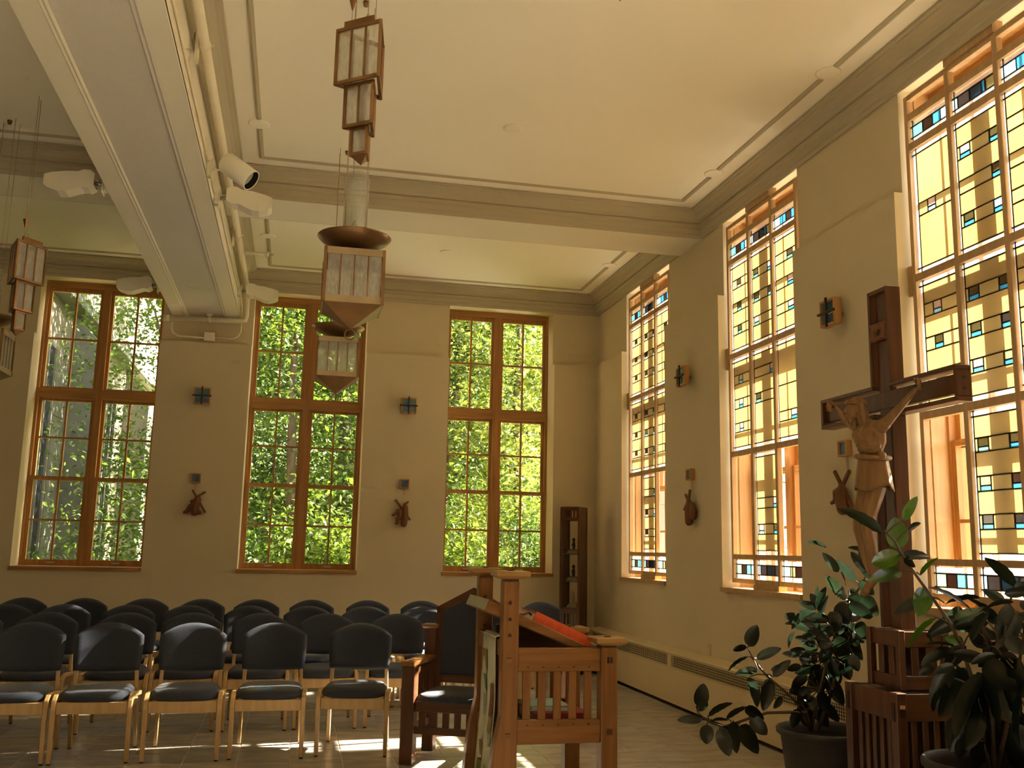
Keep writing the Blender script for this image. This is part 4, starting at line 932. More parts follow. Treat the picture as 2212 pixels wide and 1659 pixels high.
PL2 = [[2.488,3.762,1.551,2.307,3.818,1.659,-0.003,-0.04,0.016],[2.577,3.8,1.483,2.582,3.81,1.621,0.051,-0.012,-0.001],[2.517,3.66,1.601,2.565,3.627,1.703,0.013,-0.016,-0.011],[2.59,3.741,1.56,2.676,3.774,1.596,0.004,0.009,-0.017],[2.549,3.743,1.453,2.407,3.743,1.422,-0.009,-0.004,0.04],[2.569,3.765,1.391,2.397,3.74,1.346,-0.01,0.02,0.028],[2.547,3.716,1.453,2.7,3.742,1.456,0.004,-0.022,-0.022],[2.541,3.701,1.446,2.612,3.735,1.407,-0.01,0.005,-0.014],[2.65,3.756,1.374,2.686,3.68,1.453,0.021,0.009,-0.002],[2.701,3.791,1.32,2.65,3.782,1.198,-0.043,0.009,0.017],[2.729,3.809,1.277,2.61,3.903,1.2,0.003,0.024,0.024],[2.754,3.815,1.192,2.643,3.868,1.059,-0.026,-0.022,0.012],[2.781,3.718,1.081,2.691,3.802,1.084,-0.016,-0.017,0.008],[2.885,3.805,1.087,2.84,3.871,1.096,0.001,-0.003,0.026],[2.782,3.743,1.071,2.622,3.741,1.001,-0.007,0.031,0.014],[2.884,3.475,1.344,2.744,3.457,1.46,0.009,-0.035,0.006],[2.714,3.51,1.241,2.55,3.556,1.337,0.017,0.033,0.013],[2.661,3.62,1.265,2.835,3.623,1.291,0.002,0.031,-0.016],[2.708,3.623,1.199,2.824,3.587,1.24,0.002,-0.016,-0.02],[2.747,3.521,1.24,2.927,3.543,1.278,-0.0,0.033,-0.017],[3.008,3.688,1.271,2.945,3.744,1.315,0.009,-0.006,0.02],[3.0,3.717,1.189,2.828,3.717,1.294,-0.001,-0.04,-0.001],[2.835,3.473,1.309,2.883,3.395,1.32,0.005,-0.0,-0.021],[3.097,3.728,1.321,3.13,3.671,1.35,0.01,-0.002,-0.016],[2.973,3.793,1.059,2.953,3.84,1.18,0.038,-0.014,0.011],[2.853,3.633,1.03,2.716,3.662,1.058,0.005,-0.006,0.028],[2.791,3.564,1.034,2.954,3.585,0.914,-0.032,0.014,-0.04],[2.889,3.802,0.978,2.748,3.802,0.772,-0.049,0.007,0.034],[2.775,3.569,0.993,2.665,3.616,0.73,-0.052,-0.015,0.019],[3.031,3.803,0.904,2.969,3.833,0.676,-0.068,0.012,0.02],[3.012,3.645,1.123,2.898,3.658,1.037,-0.02,0.0,0.026],[2.891,3.548,1.132,2.927,3.49,1.069,-0.023,0.012,-0.024],[2.779,3.769,0.983,2.753,3.875,0.824,-0.024,0.023,0.019],[2.661,3.576,1.02,2.625,3.662,0.975,-0.012,0.004,0.017],[2.862,3.685,0.817,2.783,3.692,0.659,-0.035,0.006,0.018],[3.073,3.778,0.82,3.134,3.801,0.572,-0.067,0.017,-0.015],[2.688,3.607,0.819,2.693,3.689,0.689,-0.03,0.009,0.004],[2.94,3.635,1.174,3.048,3.664,1.15,-0.007,0.01,-0.019],[2.888,3.731,1.144,3.029,3.771,1.112,-0.002,-0.014,-0.026],[2.942,3.756,1.041,2.973,3.682,1.098,0.019,-0.006,-0.017],[2.919,3.554,1.007,3.011,3.606,0.882,-0.035,0.013,-0.02],[2.832,3.69,0.921,2.955,3.767,0.739,-0.038,-0.002,-0.027],[2.896,3.83,1.033,2.807,3.853,0.972,-0.017,-0.001,0.025],[2.982,3.778,0.75,3.025,3.793,0.59,-0.052,0.014,-0.013],[2.987,3.585,1.227,2.91,3.575,1.088,-0.02,0.023,0.009],[3.074,3.763,1.216,3.223,3.813,1.123,-0.013,-0.016,-0.03],[3.015,3.604,1.269,3.064,3.576,1.228,-0.011,0.006,-0.018],[2.99,3.558,1.131,3.096,3.595,1.015,-0.03,0.011,-0.023],[3.019,3.606,0.986,3.137,3.651,0.818,-0.039,0.013,-0.023],[3.124,3.728,0.792,3.21,3.765,0.606,-0.05,0.015,-0.02],[2.796,3.704,0.711,2.785,3.753,0.619,-0.031,0.007,0.007],[2.895,3.727,0.691,2.899,3.785,0.574,-0.042,0.011,0.004],[2.67,3.672,0.925,2.675,3.756,0.809,-0.027,-0.008,-0.007],[2.923,3.709,0.939,2.976,3.655,0.771,-0.048,0.017,-0.021],[2.891,3.585,1.059,2.996,3.598,0.995,-0.019,0.009,-0.029],[2.919,3.79,0.928,2.892,3.85,0.74,-0.043,0.008,0.009]]
ST1 = [[[2.88,5.122,0.482],[2.914,5.075,0.707],[2.949,5.034,0.895],[2.988,5.003,1.027],[3.052,4.959,1.196],[3.103,4.933,1.281],[3.145,4.909,1.366],[3.129,4.893,1.478]],[[2.88,5.122,0.482],[2.831,5.083,0.589],[2.722,5.054,0.596],[2.585,5.064,0.592],[2.496,5.089,0.562],[2.407,5.114,0.529],[2.354,5.129,0.514],[2.28,5.141,0.535],[2.213,5.147,0.589]],[[2.88,5.122,0.482],[2.782,5.086,0.635],[2.708,5.041,0.687],[2.565,5.032,0.798],[2.496,5.033,0.879],[2.461,5.03,0.942]],[[2.928,5.132,0.48],[2.989,5.079,0.706],[3.025,5.038,0.894],[3.082,5.001,1.036]]]
ST2 = [[[2.94,3.763,0.571],[2.878,3.74,0.9],[2.835,3.752,1.067],[2.782,3.746,1.168],[2.696,3.745,1.28],[2.617,3.745,1.381],[2.551,3.744,1.468],[2.53,3.741,1.511],[2.488,3.744,1.547]],[[2.962,3.758,0.571],[2.928,3.708,0.904],[2.945,3.666,1.121],[2.981,3.638,1.238],[3.004,3.615,1.34]],[[2.976,3.755,0.572],[3.029,3.685,0.906],[3.052,3.642,1.123],[3.065,3.614,1.269]],[[2.918,3.678,1.085],[2.862,3.672,1.192],[2.838,3.67,1.231]]]
def leaf_mesh(name, mat):
    """unit leaf: base at origin, tip at x=1, half width 1 at y, arched, with a sunken midrib and drip tip"""
    nx_, ny = 12, 6; vs = []; fs = []
    for i in range(nx_+1):
        t = i/nx_; wv = (math.sin(math.pi*min(1, t*1.01)**.85))**.56 if 0 < t < 1 else 0
        wv *= (1-.12*t); wv = max(wv, .012)
        for j in range(-ny//2, ny//2+1):
            u = j/(ny/2); vs.append((t, u*wv, -.10*(2*t-1)**2*.5+.05*abs(u)**1.3*wv+.008*math.sin(t*26)*abs(u)))
    n_ = ny+1
    for i in range(nx_):
        for j in range(ny): a = i*n_+j; fs.append((a, a+n_, a+n_+1, a+1))
    return MB().add(vs, fs, 0, True).mesh(name, mat)
LM = {}
for k, m in (('d', rubber_leaf), ('b', sunlit_leaf)): LM[k] = leaf_mesh('leaf', m)
def rubber_plant(name, label, loc, prof, leaves, stems, nbright, first, extra):
    r_ = empty(name, loc); tag(r_, label, 'plant', 'potted rubber plants')
    inv = Matrix.Translation(-Vector(loc))
    MB().lathe(prof, (0, 0, 0), 40).build('pot', pot_m, r_)
    zr = prof[-1][1]
    MB().lathe([(0, zr-.03), (prof[-1][0]*.9, zr-.035)], (0, 0, 0), 24).build('soil', soil_m, r_)
    for k, s_ in enumerate(stems):
        n_ = len(s_); MB().tube(s_, [.010-.006*i/(n_-1) for i in range(n_)], 8).xf(inv).build('stem', stem_m, r_)
    sp = [Vector(p_) for s_ in stems for p_ in s_]
    # more leaves round the back and inside of the crown
    rl = random.Random(len(leaves)); base = leaves[first:]; leaves = list(leaves)
    for k in range(extra):
        b = rl.choice(base); a = rl.uniform(-1, 1)*rl.uniform(.3, 2.8); ca, sa = math.cos(a), math.sin(a); dz_ = rl.uniform(-.05, .05); f_ = rl.uniform(.75, 1.0)
        def rt(x_, y_, k_=1): return (x_*ca-y_*sa)*k_, (x_*sa+y_*ca)*k_
        bx_, by_ = rt(b[0]-loc[0], b[1]-loc[1], f_); lx_, ly_ = rt(b[3]-b[0], b[4]-b[1]); wx_, wy_ = rt(b[6], b[7])
        if bx_+lx_+loc[0] > 3.5: continue
        leaves.append([bx_+loc[0], by_+loc[1], b[2]+dz_, bx_+lx_+loc[0], by_+ly_+loc[1], b[5]+dz_, wx_, wy_, b[8]])
    for k, (bx, by, bz, tx, ty, tz, wx, wy, wz) in enumerate(leaves):
        B, T_, W_ = Vector((bx, by, bz)), Vector((tx, ty, tz)), Vector((wx, wy, wz)); L_ = T_-B; N_ = L_.cross(W_).normalized()
        if N_.z < 0: W_ = -W_; N_ = -N_
        o = link('leaf', LM['b' if k in nbright else 'd'], r_)
        mt = Matrix((L_.to_4d(), W_.to_4d(), (N_*L_.length).to_4d(), (*(B-Vector(loc)), 1))).transposed()
        for c_ in range(3): mt[3][c_] = 0
        o.matrix_local = mt
        # petiole back to the nearest point of a stem
        near = min(sp, key=lambda p_: (p_-B).length)
        if .012 < (near-B).length < .16:
            MB().tube([near-B, (near-B)*.5+Vector((0, 0, .006)), Vector((0, 0, 0))], .0035, 5).xf(Matrix.Translation(B-Vector(loc))).build('petiole', stem_m, r_)
POT1 = [(.0, 0), (.185, 0), (.19, .01), (.215, .25), (.238, .45), (.242, .455), (.250, .462), (.262, .470), (.264, .490), (.256, .50), (.246, .498), (.236, .47), (.232, .44)]
rubber_plant('rubber_plant', 'dark rubber plant in a black pot, left of the standing cross', (2.95, 5.1, 0), POT1, PL1, ST1, (), 21, 60)
POT2 = [(r_*.95, z*1.2) for r_, z in POT1]
rubber_plant('rubber_plant', 'rubber plant with sunlit green top leaves, right of the standing cross', (2.93, 3.78, 0), POT2, PL2, ST2, (1, 2, 4, 5, 8, 9, 11, 13, 18), 26, 40)
# ------------------------------------------------------------ hanging lanterns
def core_lantern(x, y, dz, label):
    t = empty('pendant_lantern', (x, y, 2.69+dz)); tag(t, label, 'pendant lamp', 'copper and glass pendant lanterns')
    h = .165
    # inverted pyramid, ring
    MB().loft([[(-.006, -.006, 0), (.006, -.006, 0), (.006, .006, 0), (-.006, .006, 0)], [(-h, -h, .115), (h, -h, .115), (h, h, .115), (-h, h, .115)]]).build('pyramid_base', copper, t)
    pts = [(.030*math.sin(a), 0, -.034+.032*math.cos(a)) for a in [2*math.pi*k/20 for k in range(21)]]
    MB().tube(pts, .0045, 6).build('ring', copper, t)
    box_ = empty('lamp_box', parent=t)
    for sx in (-1, 1):
        for sy in (-1, 1): MB().box(sx*h-.009, sx*h+.009, sy*h-.009, sy*h+.009, .115, .435).build('corner_bar', copper, box_)
    for z0, z1 in ((.115, .155), (.395, .435)):
        for s_ in (-1, 1):
            MB().box(-h, h, s_*h-.006, s_*h+.006, z0, z1).build('band', bronze, box_); MB().box(s_*h-.006, s_*h+.006, -h, h, z0, z1).build('band', bronze, box_)
    for ax in (0, 1):
        for s_ in (-1, 1):
            for k in range(4):
                a0 = -h+.009+k*(2*h-.018)/4; a1 = a0+(2*h-.018)/4
                p = [(a0+.004, s_*h, .155), (a1-.004, s_*h, .155), (a1-.004, s_*h, .395), (a0+.004, s_*h, .395)]
                if ax: p = [(b, a, z) for a, b, z in p]
                MB().add(p, [(0, 1, 2, 3)]).build('glass_pane', seedy, box_)
                if k: 
                    b = MB().box(a0-.0035, a0+.0035, s_*h-.004, s_*h+.004, .155, .395)
                    if ax: b.v = [(q_[1], q_[0], q_[2]) for q_ in b.v]
                    b.build('glazing_bar', copper, box_)
    MB().box(-h+.01, h-.01, -h+.01, h-.01, .430, .436).build('top_plate', bronze, box_)
    MB().lathe([(.012, .435), (.012, .475)], n=12).build('stem', copper, t)
    MB().lathe([(.0, .470), (.05, .472), (.13, .492), (.195, .525), (.214, .545), (.216, .549), (.21, .549), (.19, .530), (.125, .499), (.0, .480)], n=40).build('dish', copper, t)
    MB().lathe([(.073, .50), (.074, .70), (.075, .935), (.071, .935), (.070, .70), (.069, .50)], n=32).build('glass_cylinder', crackle, t)
    lp = MB().lathe([(.0, .49), (.032, .49), (.032, .565), (.026, .575), (.026, .60), (.0, .61)], n=16).build('lamp_holder', white_m, t)
    MB().lathe([(.012, .60), (.016, .62), (.008, .655), (.0, .66)], n=12).build('bulb', seedy, lp)
    for k in range(4):
        a = math.pi/4+k*math.pi/2; xx, yy = .085*math.cos(a), .085*math.sin(a)
        MB().tube([(xx, yy, .49), (xx, yy, CE-(2.69+dz))], .0019, 5).build('cable', bronze, t)
    MB().lathe([(.0, CE-2.69-dz), (.02, CE-2.69-dz), (.014, CE-2.69-dz-.03), (0, CE-2.69-dz-.032)], n=12).build('ceiling_hook', copper, t)
    return t
core_lantern(.258, 5.55, 0, 'nearest copper pendant lantern with glass cylinder and dish')
core_lantern(.272, 7.9, -.02, 'farther copper pendant lantern seen before the middle window')
core_lantern(-2.40, 8.0, -.10, 'copper pendant lantern cut off by the left picture edge')
def stepped(loc, rz, top, label, tip=3.281):
    """three-tier lantern of triangular plan; origin under its centre"""
    t = empty('stepped_lantern', loc, rz); tag(t, label, 'pendant lamp', 'stepped copper and glass lanterns')
    z1 = top
    for s_, hh, n_ in ((.246, .295, 3), (.155, .225, 2), (.088, .145, 1)):
        Rr = s_/math.sqrt(3); P_ = [Vector((Rr*math.cos(a), Rr*math.sin(a), 0)) for a in (math.radians(-150), math.radians(-30), math.radians(90))]
        z0 = z1-hh; g = empty('tier', parent=t)
        for k in range(3):
            A, B = P_[k], P_[(k+1) % 3]; d = B-A; nrm = Vector((d.y, -d.x, 0)).normalized()
            for z_ in (z0+.008, z1-.008): MB().bar(A+Vector((0, 0, z_)), B+Vector((0, 0, z_)), .016, .016).build('frame_rail', copper, g)
            MB().bar(A+Vector((0, 0, z0)), A+Vector((0, 0, z1)), .015, .015, (d.x, d.y, 0)).build('frame_post', copper, g)
            for j in range(n_):
                a, b = A.lerp(B, j/n_), A.lerp(B, (j+1)/n_)
                MB().add([a+Vector((0, 0, z0+.016)), b+Vector((0, 0, z0+.016)), b+Vector((0, 0, z1-.016)), a+Vector((0, 0, z1-.016))], [(0, 1, 2, 3)]).build('glass_pane', seedy, g)
                if j: MB().bar(a+Vector((0, 0, z0)), a+Vector((0, 0, z1)), .010, .010, (d.x, d.y, 0)).build('glazing_bar', copper, g)
        z1 = z0+.004
        last = (P_, z0)
    P_, z0 = last
    MB().add([P_[0]+Vector((0, 0, z0)), P_[1]+Vector((0, 0, z0)), P_[2]+Vector((0, 0, z0)), Vector((0, 0, z0-.042))], [(0, 1, 2), (1, 0, 3), (2, 1, 3), (0, 2, 3)]).build('point', copper, t)
    MB().tube([(.0, 0, top-.62), (0, 0, top)], .012, 8).build('lamp_tube', copper, t)
    MB().bar((-.085, -.07, top+.014), (.085, -.07, top+.014), .012, .034).build('top_bar', copper, t)
    MB().tube([(.0, -.0, top), (0, 0, top+.03), (.012, 0, top+.05), (.008, 0, top+.085), (0, 0, top+.095), (-.008, 0, top+.085), (-.012, 0, top+.05), (0, 0, top+.03)], .0035, 6).build('hook', steel, t)
    MB().tube([(0, 0, top+.09), (0, 0, CE)], .0022, 5).build('cable', bronze, t)
    MB().tube([(-.06, -.05, top), (-.06, -.05, CE)], .0016, 5).build('cable', bronze, t)
    MB().loft([[(-.062, -.052, top+.10), (-.058, -.052, top+.10), (-.058, -.048, top+.10), (-.062, -.048, top+.10)], [(-.075, -.065, top+.17), (-.045, -.065, top+.17), (-.045, -.035, top+.17), (-.075, -.035, top+.17)]]).build('cable_weight', copper, t)
    return t
def stepped_at(A, B, top, label):
    """A, B: plan ends of the face turned to the viewer"""
    A, B = Vector((*A, 0)), Vector((*B, 0)); d = (B-A).normalized(); n_ = Vector((-d.y, d.x, 0)); c = (A+B)/2+n_*(.246/math.sqrt(12))
    stepped((c.x, c.y, 0), math.atan2(d.y, d.x), top, label)
stepped_at((.08, 4.5), (.276, 4.35), 3.96, 'stepped three-tier glass lantern hanging nearest, above the pendant')
stepped_at((-2.074, 7.40), (-1.93, 7.60), 3.61, 'stepped three-tier glass lantern at the far left, before the left window')
stepped_at((1.02, 3.35), (1.25, 3.27), 4.315, 'stepped lantern whose tip just shows at the top edge')

# ------------------------------------------------------------ lamps and pipes on the long beam
def at(o, m, mat, nm, bv=0):
    r_ = m.build(nm, mat, o)
    if bv: bevel(r_, bv, 1)
    return r_
# spotlight
sp = empty('spotlight', (BX1, 7.19, 4.20)); tag(sp, 'cylindrical cream spotlight pointing down from the long beam', 'spotlight')
at(sp, MB().box(0, .035, -.035, .035, -.06, .06), white_m, 'junction_box', .004); at(sp, MB().box(.035, .043, -.045, .045, -.075, .075), white_m, 'mount_plate', .003)
at(sp, MB().tube([(.043, 0, 0), (.13, -.02, 0)], .009, 8), white_m, 'arm')
ax = Vector((.165, -.05, -.125)).normalized(); c0_ = Vector((.135, -.05, .055)); SC = 1.2
fr_ = ax.to_track_quat('Z', 'Y').to_matrix().to_4x4()
at(sp, MB().lathe([(.0, 0), (.060, .0), (.068, .010), (.068, .215), (.062, .215), (.060, .13)], n=28).xf(Matrix.Translation(c0_) @ fr_ @ Matrix.Scale(SC, 4)), white_m, 'lamp_body')
at(sp, MB().lathe([(.0615, .213), (.060, .09), (.0, .085)], n=28).xf(Matrix.Translation(c0_) @ fr_ @ Matrix.Scale(SC, 4)), black_m, 'baffle')
at(sp, MB().lathe([(.046, .15), (.036, .115), (.014, .095), (.0, .094)], n=20).xf(Matrix.Translation(c0_) @ fr_ @ Matrix.Scale(SC, 4)), steel, 'reflector')
at(sp, MB().ball((0, 0, 0), (.012, .012, .02)).xf(Matrix.Translation(c0_+ax*.15) @ fr_), seedy, 'bulb')
# scoop-shaped uplights
def scoop(loc, s_, label):
    t = empty('uplight', loc, 0 if s_ > 0 else math.pi); tag(t, label, 'wall lamp', 'scoop uplights along the long beam')
    at(t, MB().box(0, .04, -.04, .04, -.055, .055), white_m, 'junction_box', .004); at(t, MB().box(.04, .047, -.055, .055, -.08, .08), white_m, 'mount_plate', .003)
    at(t, MB().tube([(.045, 0, .0), (.11, 0, .01)], .016, 8), steel, 'swivel')
    # side profile of the shell (x out, z): belly below, open top
    low = [(.10, -.035), (.14, -.060), (.19, -.055), (.24, -.075), (.30, -.100), (.36, -.105), (.43, -.085), (.46, -.060)]
    up = [(.46, .020), (.40, .040), (.30, .060), (.22, .065), (.18, .085), (.13, .085), (.10, .060)]
    pf = low+up
    for y in (-.075, .075):
        at(t, MB().loft([[(x, y-.004, z) for x, z in pf], [(x, y+.004, z) for x, z in pf]]), white_m, 'side_cheek')
    at(t, MB().loft([[(x, -.075, z), (x, .075, z), (x, .075, z+.005), (x, -.075, z+.005)] for x, z in low]), white_m, 'shell')
    for x, z in (low[-1], low[-3]): at(t, MB().bar((x, -.082, z), (x, -.082, z+.075), .006, .006, (1, 0, 0)), white_m, 'rib')
    at(t, MB().box(.14, .42, -.07, .07, .0, .012), steel, 'reflector')
scoop((BX1, 7.88, 4.225), 1, 'scoop uplight just below the spotlight on the long beam')
scoop((BX1, 11.25, 4.315), 1, 'scoop uplight at the far end of the long beam, right side')
scoop((BX0, 7.72, 4.19), -1, 'scoop uplight on the left side of the long beam, nearer')
scoop((BX0, 10.9, 4.22), -1, 'scoop uplight on the left side of the long beam, before the left window')
# sprinkler pipe
pp = empty('sprinkler_pipe', (-.70, 11.75, 4.08)); tag(pp, 'cream sprinkler pipe running along the long beam and under its end', 'pipe')
o_ = Vector(pp.location)
def P3(pts): return [Vector(p_)-o_ for p_ in pts]
at(pp, MB().tube(P3([(-.695, REAR+.05, 4.47), (-.695, 11.70, 4.47), (-.695, 11.745, 4.455), (-.695, 11.76, 4.42), (-.695, 11.765, 4.14), (-.705, 11.765, 4.095), (-.745, 11.765, 4.082), (-1.60, 11.765, 4.062)]), .031, 12), pipe_m, 'pipe_run')
at(pp, MB().tube(P3([(-1.57, 11.765, 4.063), (-1.64, 11.765, 4.061)]), .040, 12), pipe_m, 'pipe_cap')
for y in (9.6, 5.8, 3.0):
    at(pp, MB().box(-.05, -.03, y-11.75-.03, y-11.75+.03, .27, .46), pipe_m, 'clamp_bracket'); at(pp, MB().tube(P3([(-.695, y-.012, 4.47), (-.695, y+.012, 4.47)]), .038, 12), pipe_m, 'clamp_ring'); at(pp, MB().box(.0, .055, y-11.75-.008, y-11.75+.008, .385, .40), pipe_m, 'clamp_bolt')
at(pp, MB().tube(P3([(-1.115, 11.765-.014, 4.081), (-1.115, 11.765-.014, 4.081+.001)]), .01, 6), pipe_m, 'clamp_bolt'); at(pp, MB().tube(P3([(-1.13, 11.765, 4.078), (-1.10, 11.765, 4.079)]), .039, 12), pipe_m, 'clamp_ring'); at(pp, MB().box(-1.145+.70, -1.085+.70, -.02, .06, .03, .075), pipe_m, 'clamp_bracket')
at(pp, MB().tube(P3([(-.695, 10.2, 4.47), (-.45, 10.2, 4.475)]), .018, 10), pipe_m, 'branch_pipe'); at(pp, MB().tube(P3([(-.45, 10.2, 4.475), (-.41, 10.2, 4.475)]), .026, 10), pipe_m, 'branch_socket')
at(pp, MB().tube(P3([(-.41, 10.2, 4.475), (-.375, 10.2, 4.475)]), .010, 8), steel, 'sprinkler_head'); at(pp, MB().lathe([(.0, 0), (.02, 0), (.02, .004), (0, .004)], n=12).xf(Matrix.Translation(Vector((-.37, 10.2, 4.475))-o_) @ Matrix.Rotation(math.pi/2, 4, 'Y')), steel, 'deflector')
# conduit with box under the beam end
cd = empty('conduit', (-1.10, 11.80, 3.87)); tag(cd, 'thin looping conduit with a square box under the beam end', 'conduit')
o_ = Vector(cd.location)
at(cd, MB().tube(P3([(-1.535, 11.80, 4.03), (-1.535, 11.80, 3.95), (-1.515, 11.80, 3.895), (-1.46, 11.80, 3.86), (-1.165, 11.80, 3.855)]), .011, 8), pipe_m, 'conduit_run')
at(cd, MB().tube(P3([(-1.04, 11.80, 3.86), (-.84, 11.80, 3.868), (-.775, 11.80, 3.90), (-.75, 11.80, 3.96), (-.75, 11.80, 4.12), (-.75, 11.74, 4.25), (-.75, 11.3, 4.30)]), .011, 8), pipe_m, 'conduit_run')
at(cd, MB().box(-.065, .06, -.02, .028, -.05, .055), pipe_m, 'box', .004)
c2 = empty('conduit', (-.77, 8, 4.28)); tag(c2, 'thin straight conduit linking the lamps along the long beam', 'conduit'); o_ = Vector(c2.location)
at(c2, MB().tube(P3([(-.768, REAR+.1, 4.25), (-.768, 6.9, 4.25), (-.768, 7.08, 4.22)]), .009, 6), pipe_m, 'conduit_run'); at(c2, MB().tube(P3([(-.768, 7.27, 4.20), (-.768, 7.45, 4.245), (-.768, 7.78, 4.24)]), .009, 6), pipe_m, 'conduit_run'); at(c2, MB().tube(P3([(-.768, 7.95, 4.24), (-.768, 8.2, 4.30), (-.768, 11.15, 4.32)]), .009, 6), pipe_m, 'conduit_run')
# the small spotlight in the far bay
s2 = empty('spotlight', (.53, XB1+.02, 4.56)); tag(s2, 'small cream spotlight behind the cross beam', 'spotlight')
ax2 = Vector((.5, .35, -.6)).normalized(); f2 = ax2.to_track_quat('Z', 'Y').to_matrix().to_4x4()
at(s2, MB().lathe([(.0, -.06), (.05, -.06), (.055, -.05), (.055, .09), (.05, .09), (.045, .0), (0, 0)], n=20).xf(Matrix.Translation((0, .12, -.05)) @ f2), white_m, 'lamp_body'); at(s2, MB().tube([(0, -.02, 0), (0, .06, -.02), (0, .11, -.04)], .010, 6), white_m, 'arm')

# ------------------------------------------------------------ stations of the cross
blue1 = paint('blue_glass_tile', (.06, .22, .34), (.03, .14, .24), rough=.12, scale=9, spec=.6); blue2 = paint('slate_blue_glass', (.10, .17, .26), (.05, .10, .18), rough=.15, scale=9, spec=.6)
teal = paint('teal_glass_tile', (.045, .20, .22), (.03, .13, .15), rough=.12, scale=9, spec=.6)
frame_w = wood('station_frame_wood', (.48, .26, .10), (.36, .18, .06), axis='z')
def wall_frame(loc, rz):
    return loc, rz
def cross_tile(loc, rz, label):
    t = empty('cross_tile', loc, rz); tag(t, label, 'wall ornament', 'glass consecration tiles')   # local: x right along wall, y into wall, z up
    h = .095
    at(t, MB().tube([(0, .0, 0), (0, .06, 0)], .018, 8), frame_w, 'standoff')
    f = at(t, MB().box(-h, -h+.016, -.06, 0, -h, h).box(h-.016, h, -.06, 0, -h, h).box(-h+.016, h-.016, -.06, 0, h-.016, h).box(-h+.016, h-.016, -.06, 0, -h, -h+.016), frame_w, 'frame', .002)
    for k, (sx, sz) in enumerate(((-1, 1), (1, 1), (-1, -1), (1, -1))):
        at(t, MB().box(min(sx*.008, sx*.078), max(sx*.008, sx*.078), -.044, -.02, min(sz*.008, sz*.078), max(sz*.008, sz*.078)), [blue1, teal, blue1, blue2][k], 'glass_tile')
    at(t, MB().box(-.008, .008, -.072, -.058, -.104, .108), dark_peg, 'cross_bar'); at(t, MB().box(-.108, .108, -.074, -.060, -.008, .008), dark_peg, 'cross_bar')
def number_tile(loc, rz, label):
    t = empty('station_tile', loc, rz); tag(t, label, 'wall ornament', 'small glass station tiles')
    h = .055
    at(t, MB().box(-h, -h+.013, -.05, 0, -h, h).box(h-.013, h, -.05, 0, -h, h).box(-h+.013, h-.013, -.05, 0, h-.013, h).box(-h+.013, h-.013, -.05, 0, -h, -h+.013), frame_w, 'frame', .002)
    at(t, MB().box(-h+.013, h-.013, -.036, -.01, -h+.013, h-.013), blue2, 'glass_tile')
    for x in (-.006, .012): at(t, MB().tube([(x, -.01, -h), (x, -.012, -h-.085)], .0016, 4), frame_w, 'wire')
def station(loc, rz, kind, label):
    t = empty('station_carving', loc, rz); tag(t, label, 'carving', 'carved stations of the cross')
    def barc(a, b, w_=.024): at(t, MB().bar((a[0], a[2], a[1]), (b[0], b[2], b[1]), w_, w_*.9, (0, 1, 0)), carve_d, 'cross_beam_piece', .003)
    g = Fig()
    if kind == 0:      # kneeling figure under the cross
        barc((-.045, .135, -.045), (.115, -.125, -.03)); barc((.02, .06, -.05), (.105, .115, -.05))
        g.ball((.03, -.05, .055), (.024, .022, .028)); g.limb([(.02, -.05, .02), (-.01, -.045, -.06)], [.045, .055]); g.limb([(-.01, -.045, -.06), (.0, -.05, -.115)], [.055, .05])
        g.limb([(-.05, -.045, -.06), (-.09, -.04, -.115), (-.115, -.04, -.125)], [.035, .026, .018]); g.limb([(-.04, -.055, .0), (.01, -.07, -.03), (.045, -.065, .02)], [.022, .018, .016]); g.limb([(.0, -.05, -.12), (.055, -.05, -.125)], [.03, .022])
    elif kind == 1:    # two figures, cross slanting
        barc((-.075, .14, -.035), (.115, -.10, -.03)); barc((.03, .075, -.03), (.085, .125, -.03)); barc((-.02, -.01, -.05), (-.11, -.045, -.05), .026)
        g.ball((.045, -.05, .085), (.022, .022, .027)); g.limb([(.045, -.05, .05), (.045, -.05, -.05), (.035, -.05, -.145)], [.035, .045, .042])
        g.ball((-.045, -.05, .01), (.02, .02, .024)); g.limb([(-.02, -.05, .0), (-.015, -.05, -.06), (-.045, -.05, -.09), (-.04, -.05, -.135), (-.06, -.05, -.145)], [.03, .03, .022, .018, .014]); g.limb([(-.045, -.055, .0), (-.085, -.055, -.04), (-.105, -.055, -.045)], [.02, .015, .012])
    elif kind == 2:    # standing figure bearing the cross
        barc((-.095, .115, -.045), (-.01, .02, -.04)); barc((.02, .155, -.045), (-.085, -.125, -.045))
        g.ball((.0, -.055, .05), (.024, .022, .028)); g.limb([(.005, -.05, .02), (.0, -.05, -.06), (.0, -.05, -.145)], [.036, .046, .044]); g.limb([(.06, -.045, .01), (.085, -.045, -.06), (.08, -.045, -.10)], [.03, .04, .036]); g.limb([(-.03, -.06, .01), (-.06, -.07, -.03)], [.02, .016])
    else:
        barc((-.09, .145, -.05), (.12, -.16, -.03)); barc((.10, .135, -.05), (-.02, .02, -.045))
        g.ball((.01, -.06, .03), (.026, .024, .030)); g.limb([(.0, -.055, .0), (-.01, -.05, -.07), (.0, -.05, -.12)], [.04, .05, .045]); g.limb([(-.04, -.05, .01), (-.09, -.05, .0), (-.09, -.05, -.06), (-.14, -.05, -.075)], [.024, .02, .018, .014]); g.limb([(.0, -.05, -.12), (.05, -.045, -.14)], [.03, .025])
    g.v = [(a, b, c) for a, b, c in g.v]
    voxel_figure('figures', g, carve_d, t, .0055, 2)
b_ = D-.0
cross_tile((-1.130, D-.06, 3.147), 0, 'blue glass cross tile on the back wall, between left and middle windows'); cross_tile((1.300, D-.06, 3.155), 0, 'blue-green glass cross tile on the back wall, between middle and right windows')
number_tile((-1.139, D, 2.186), 0, 'small blue tile above the kneeling carving on the back wall'); number_tile((1.292, D, 2.2), 0, 'small blue tile above the two-figure carving on the back wall')
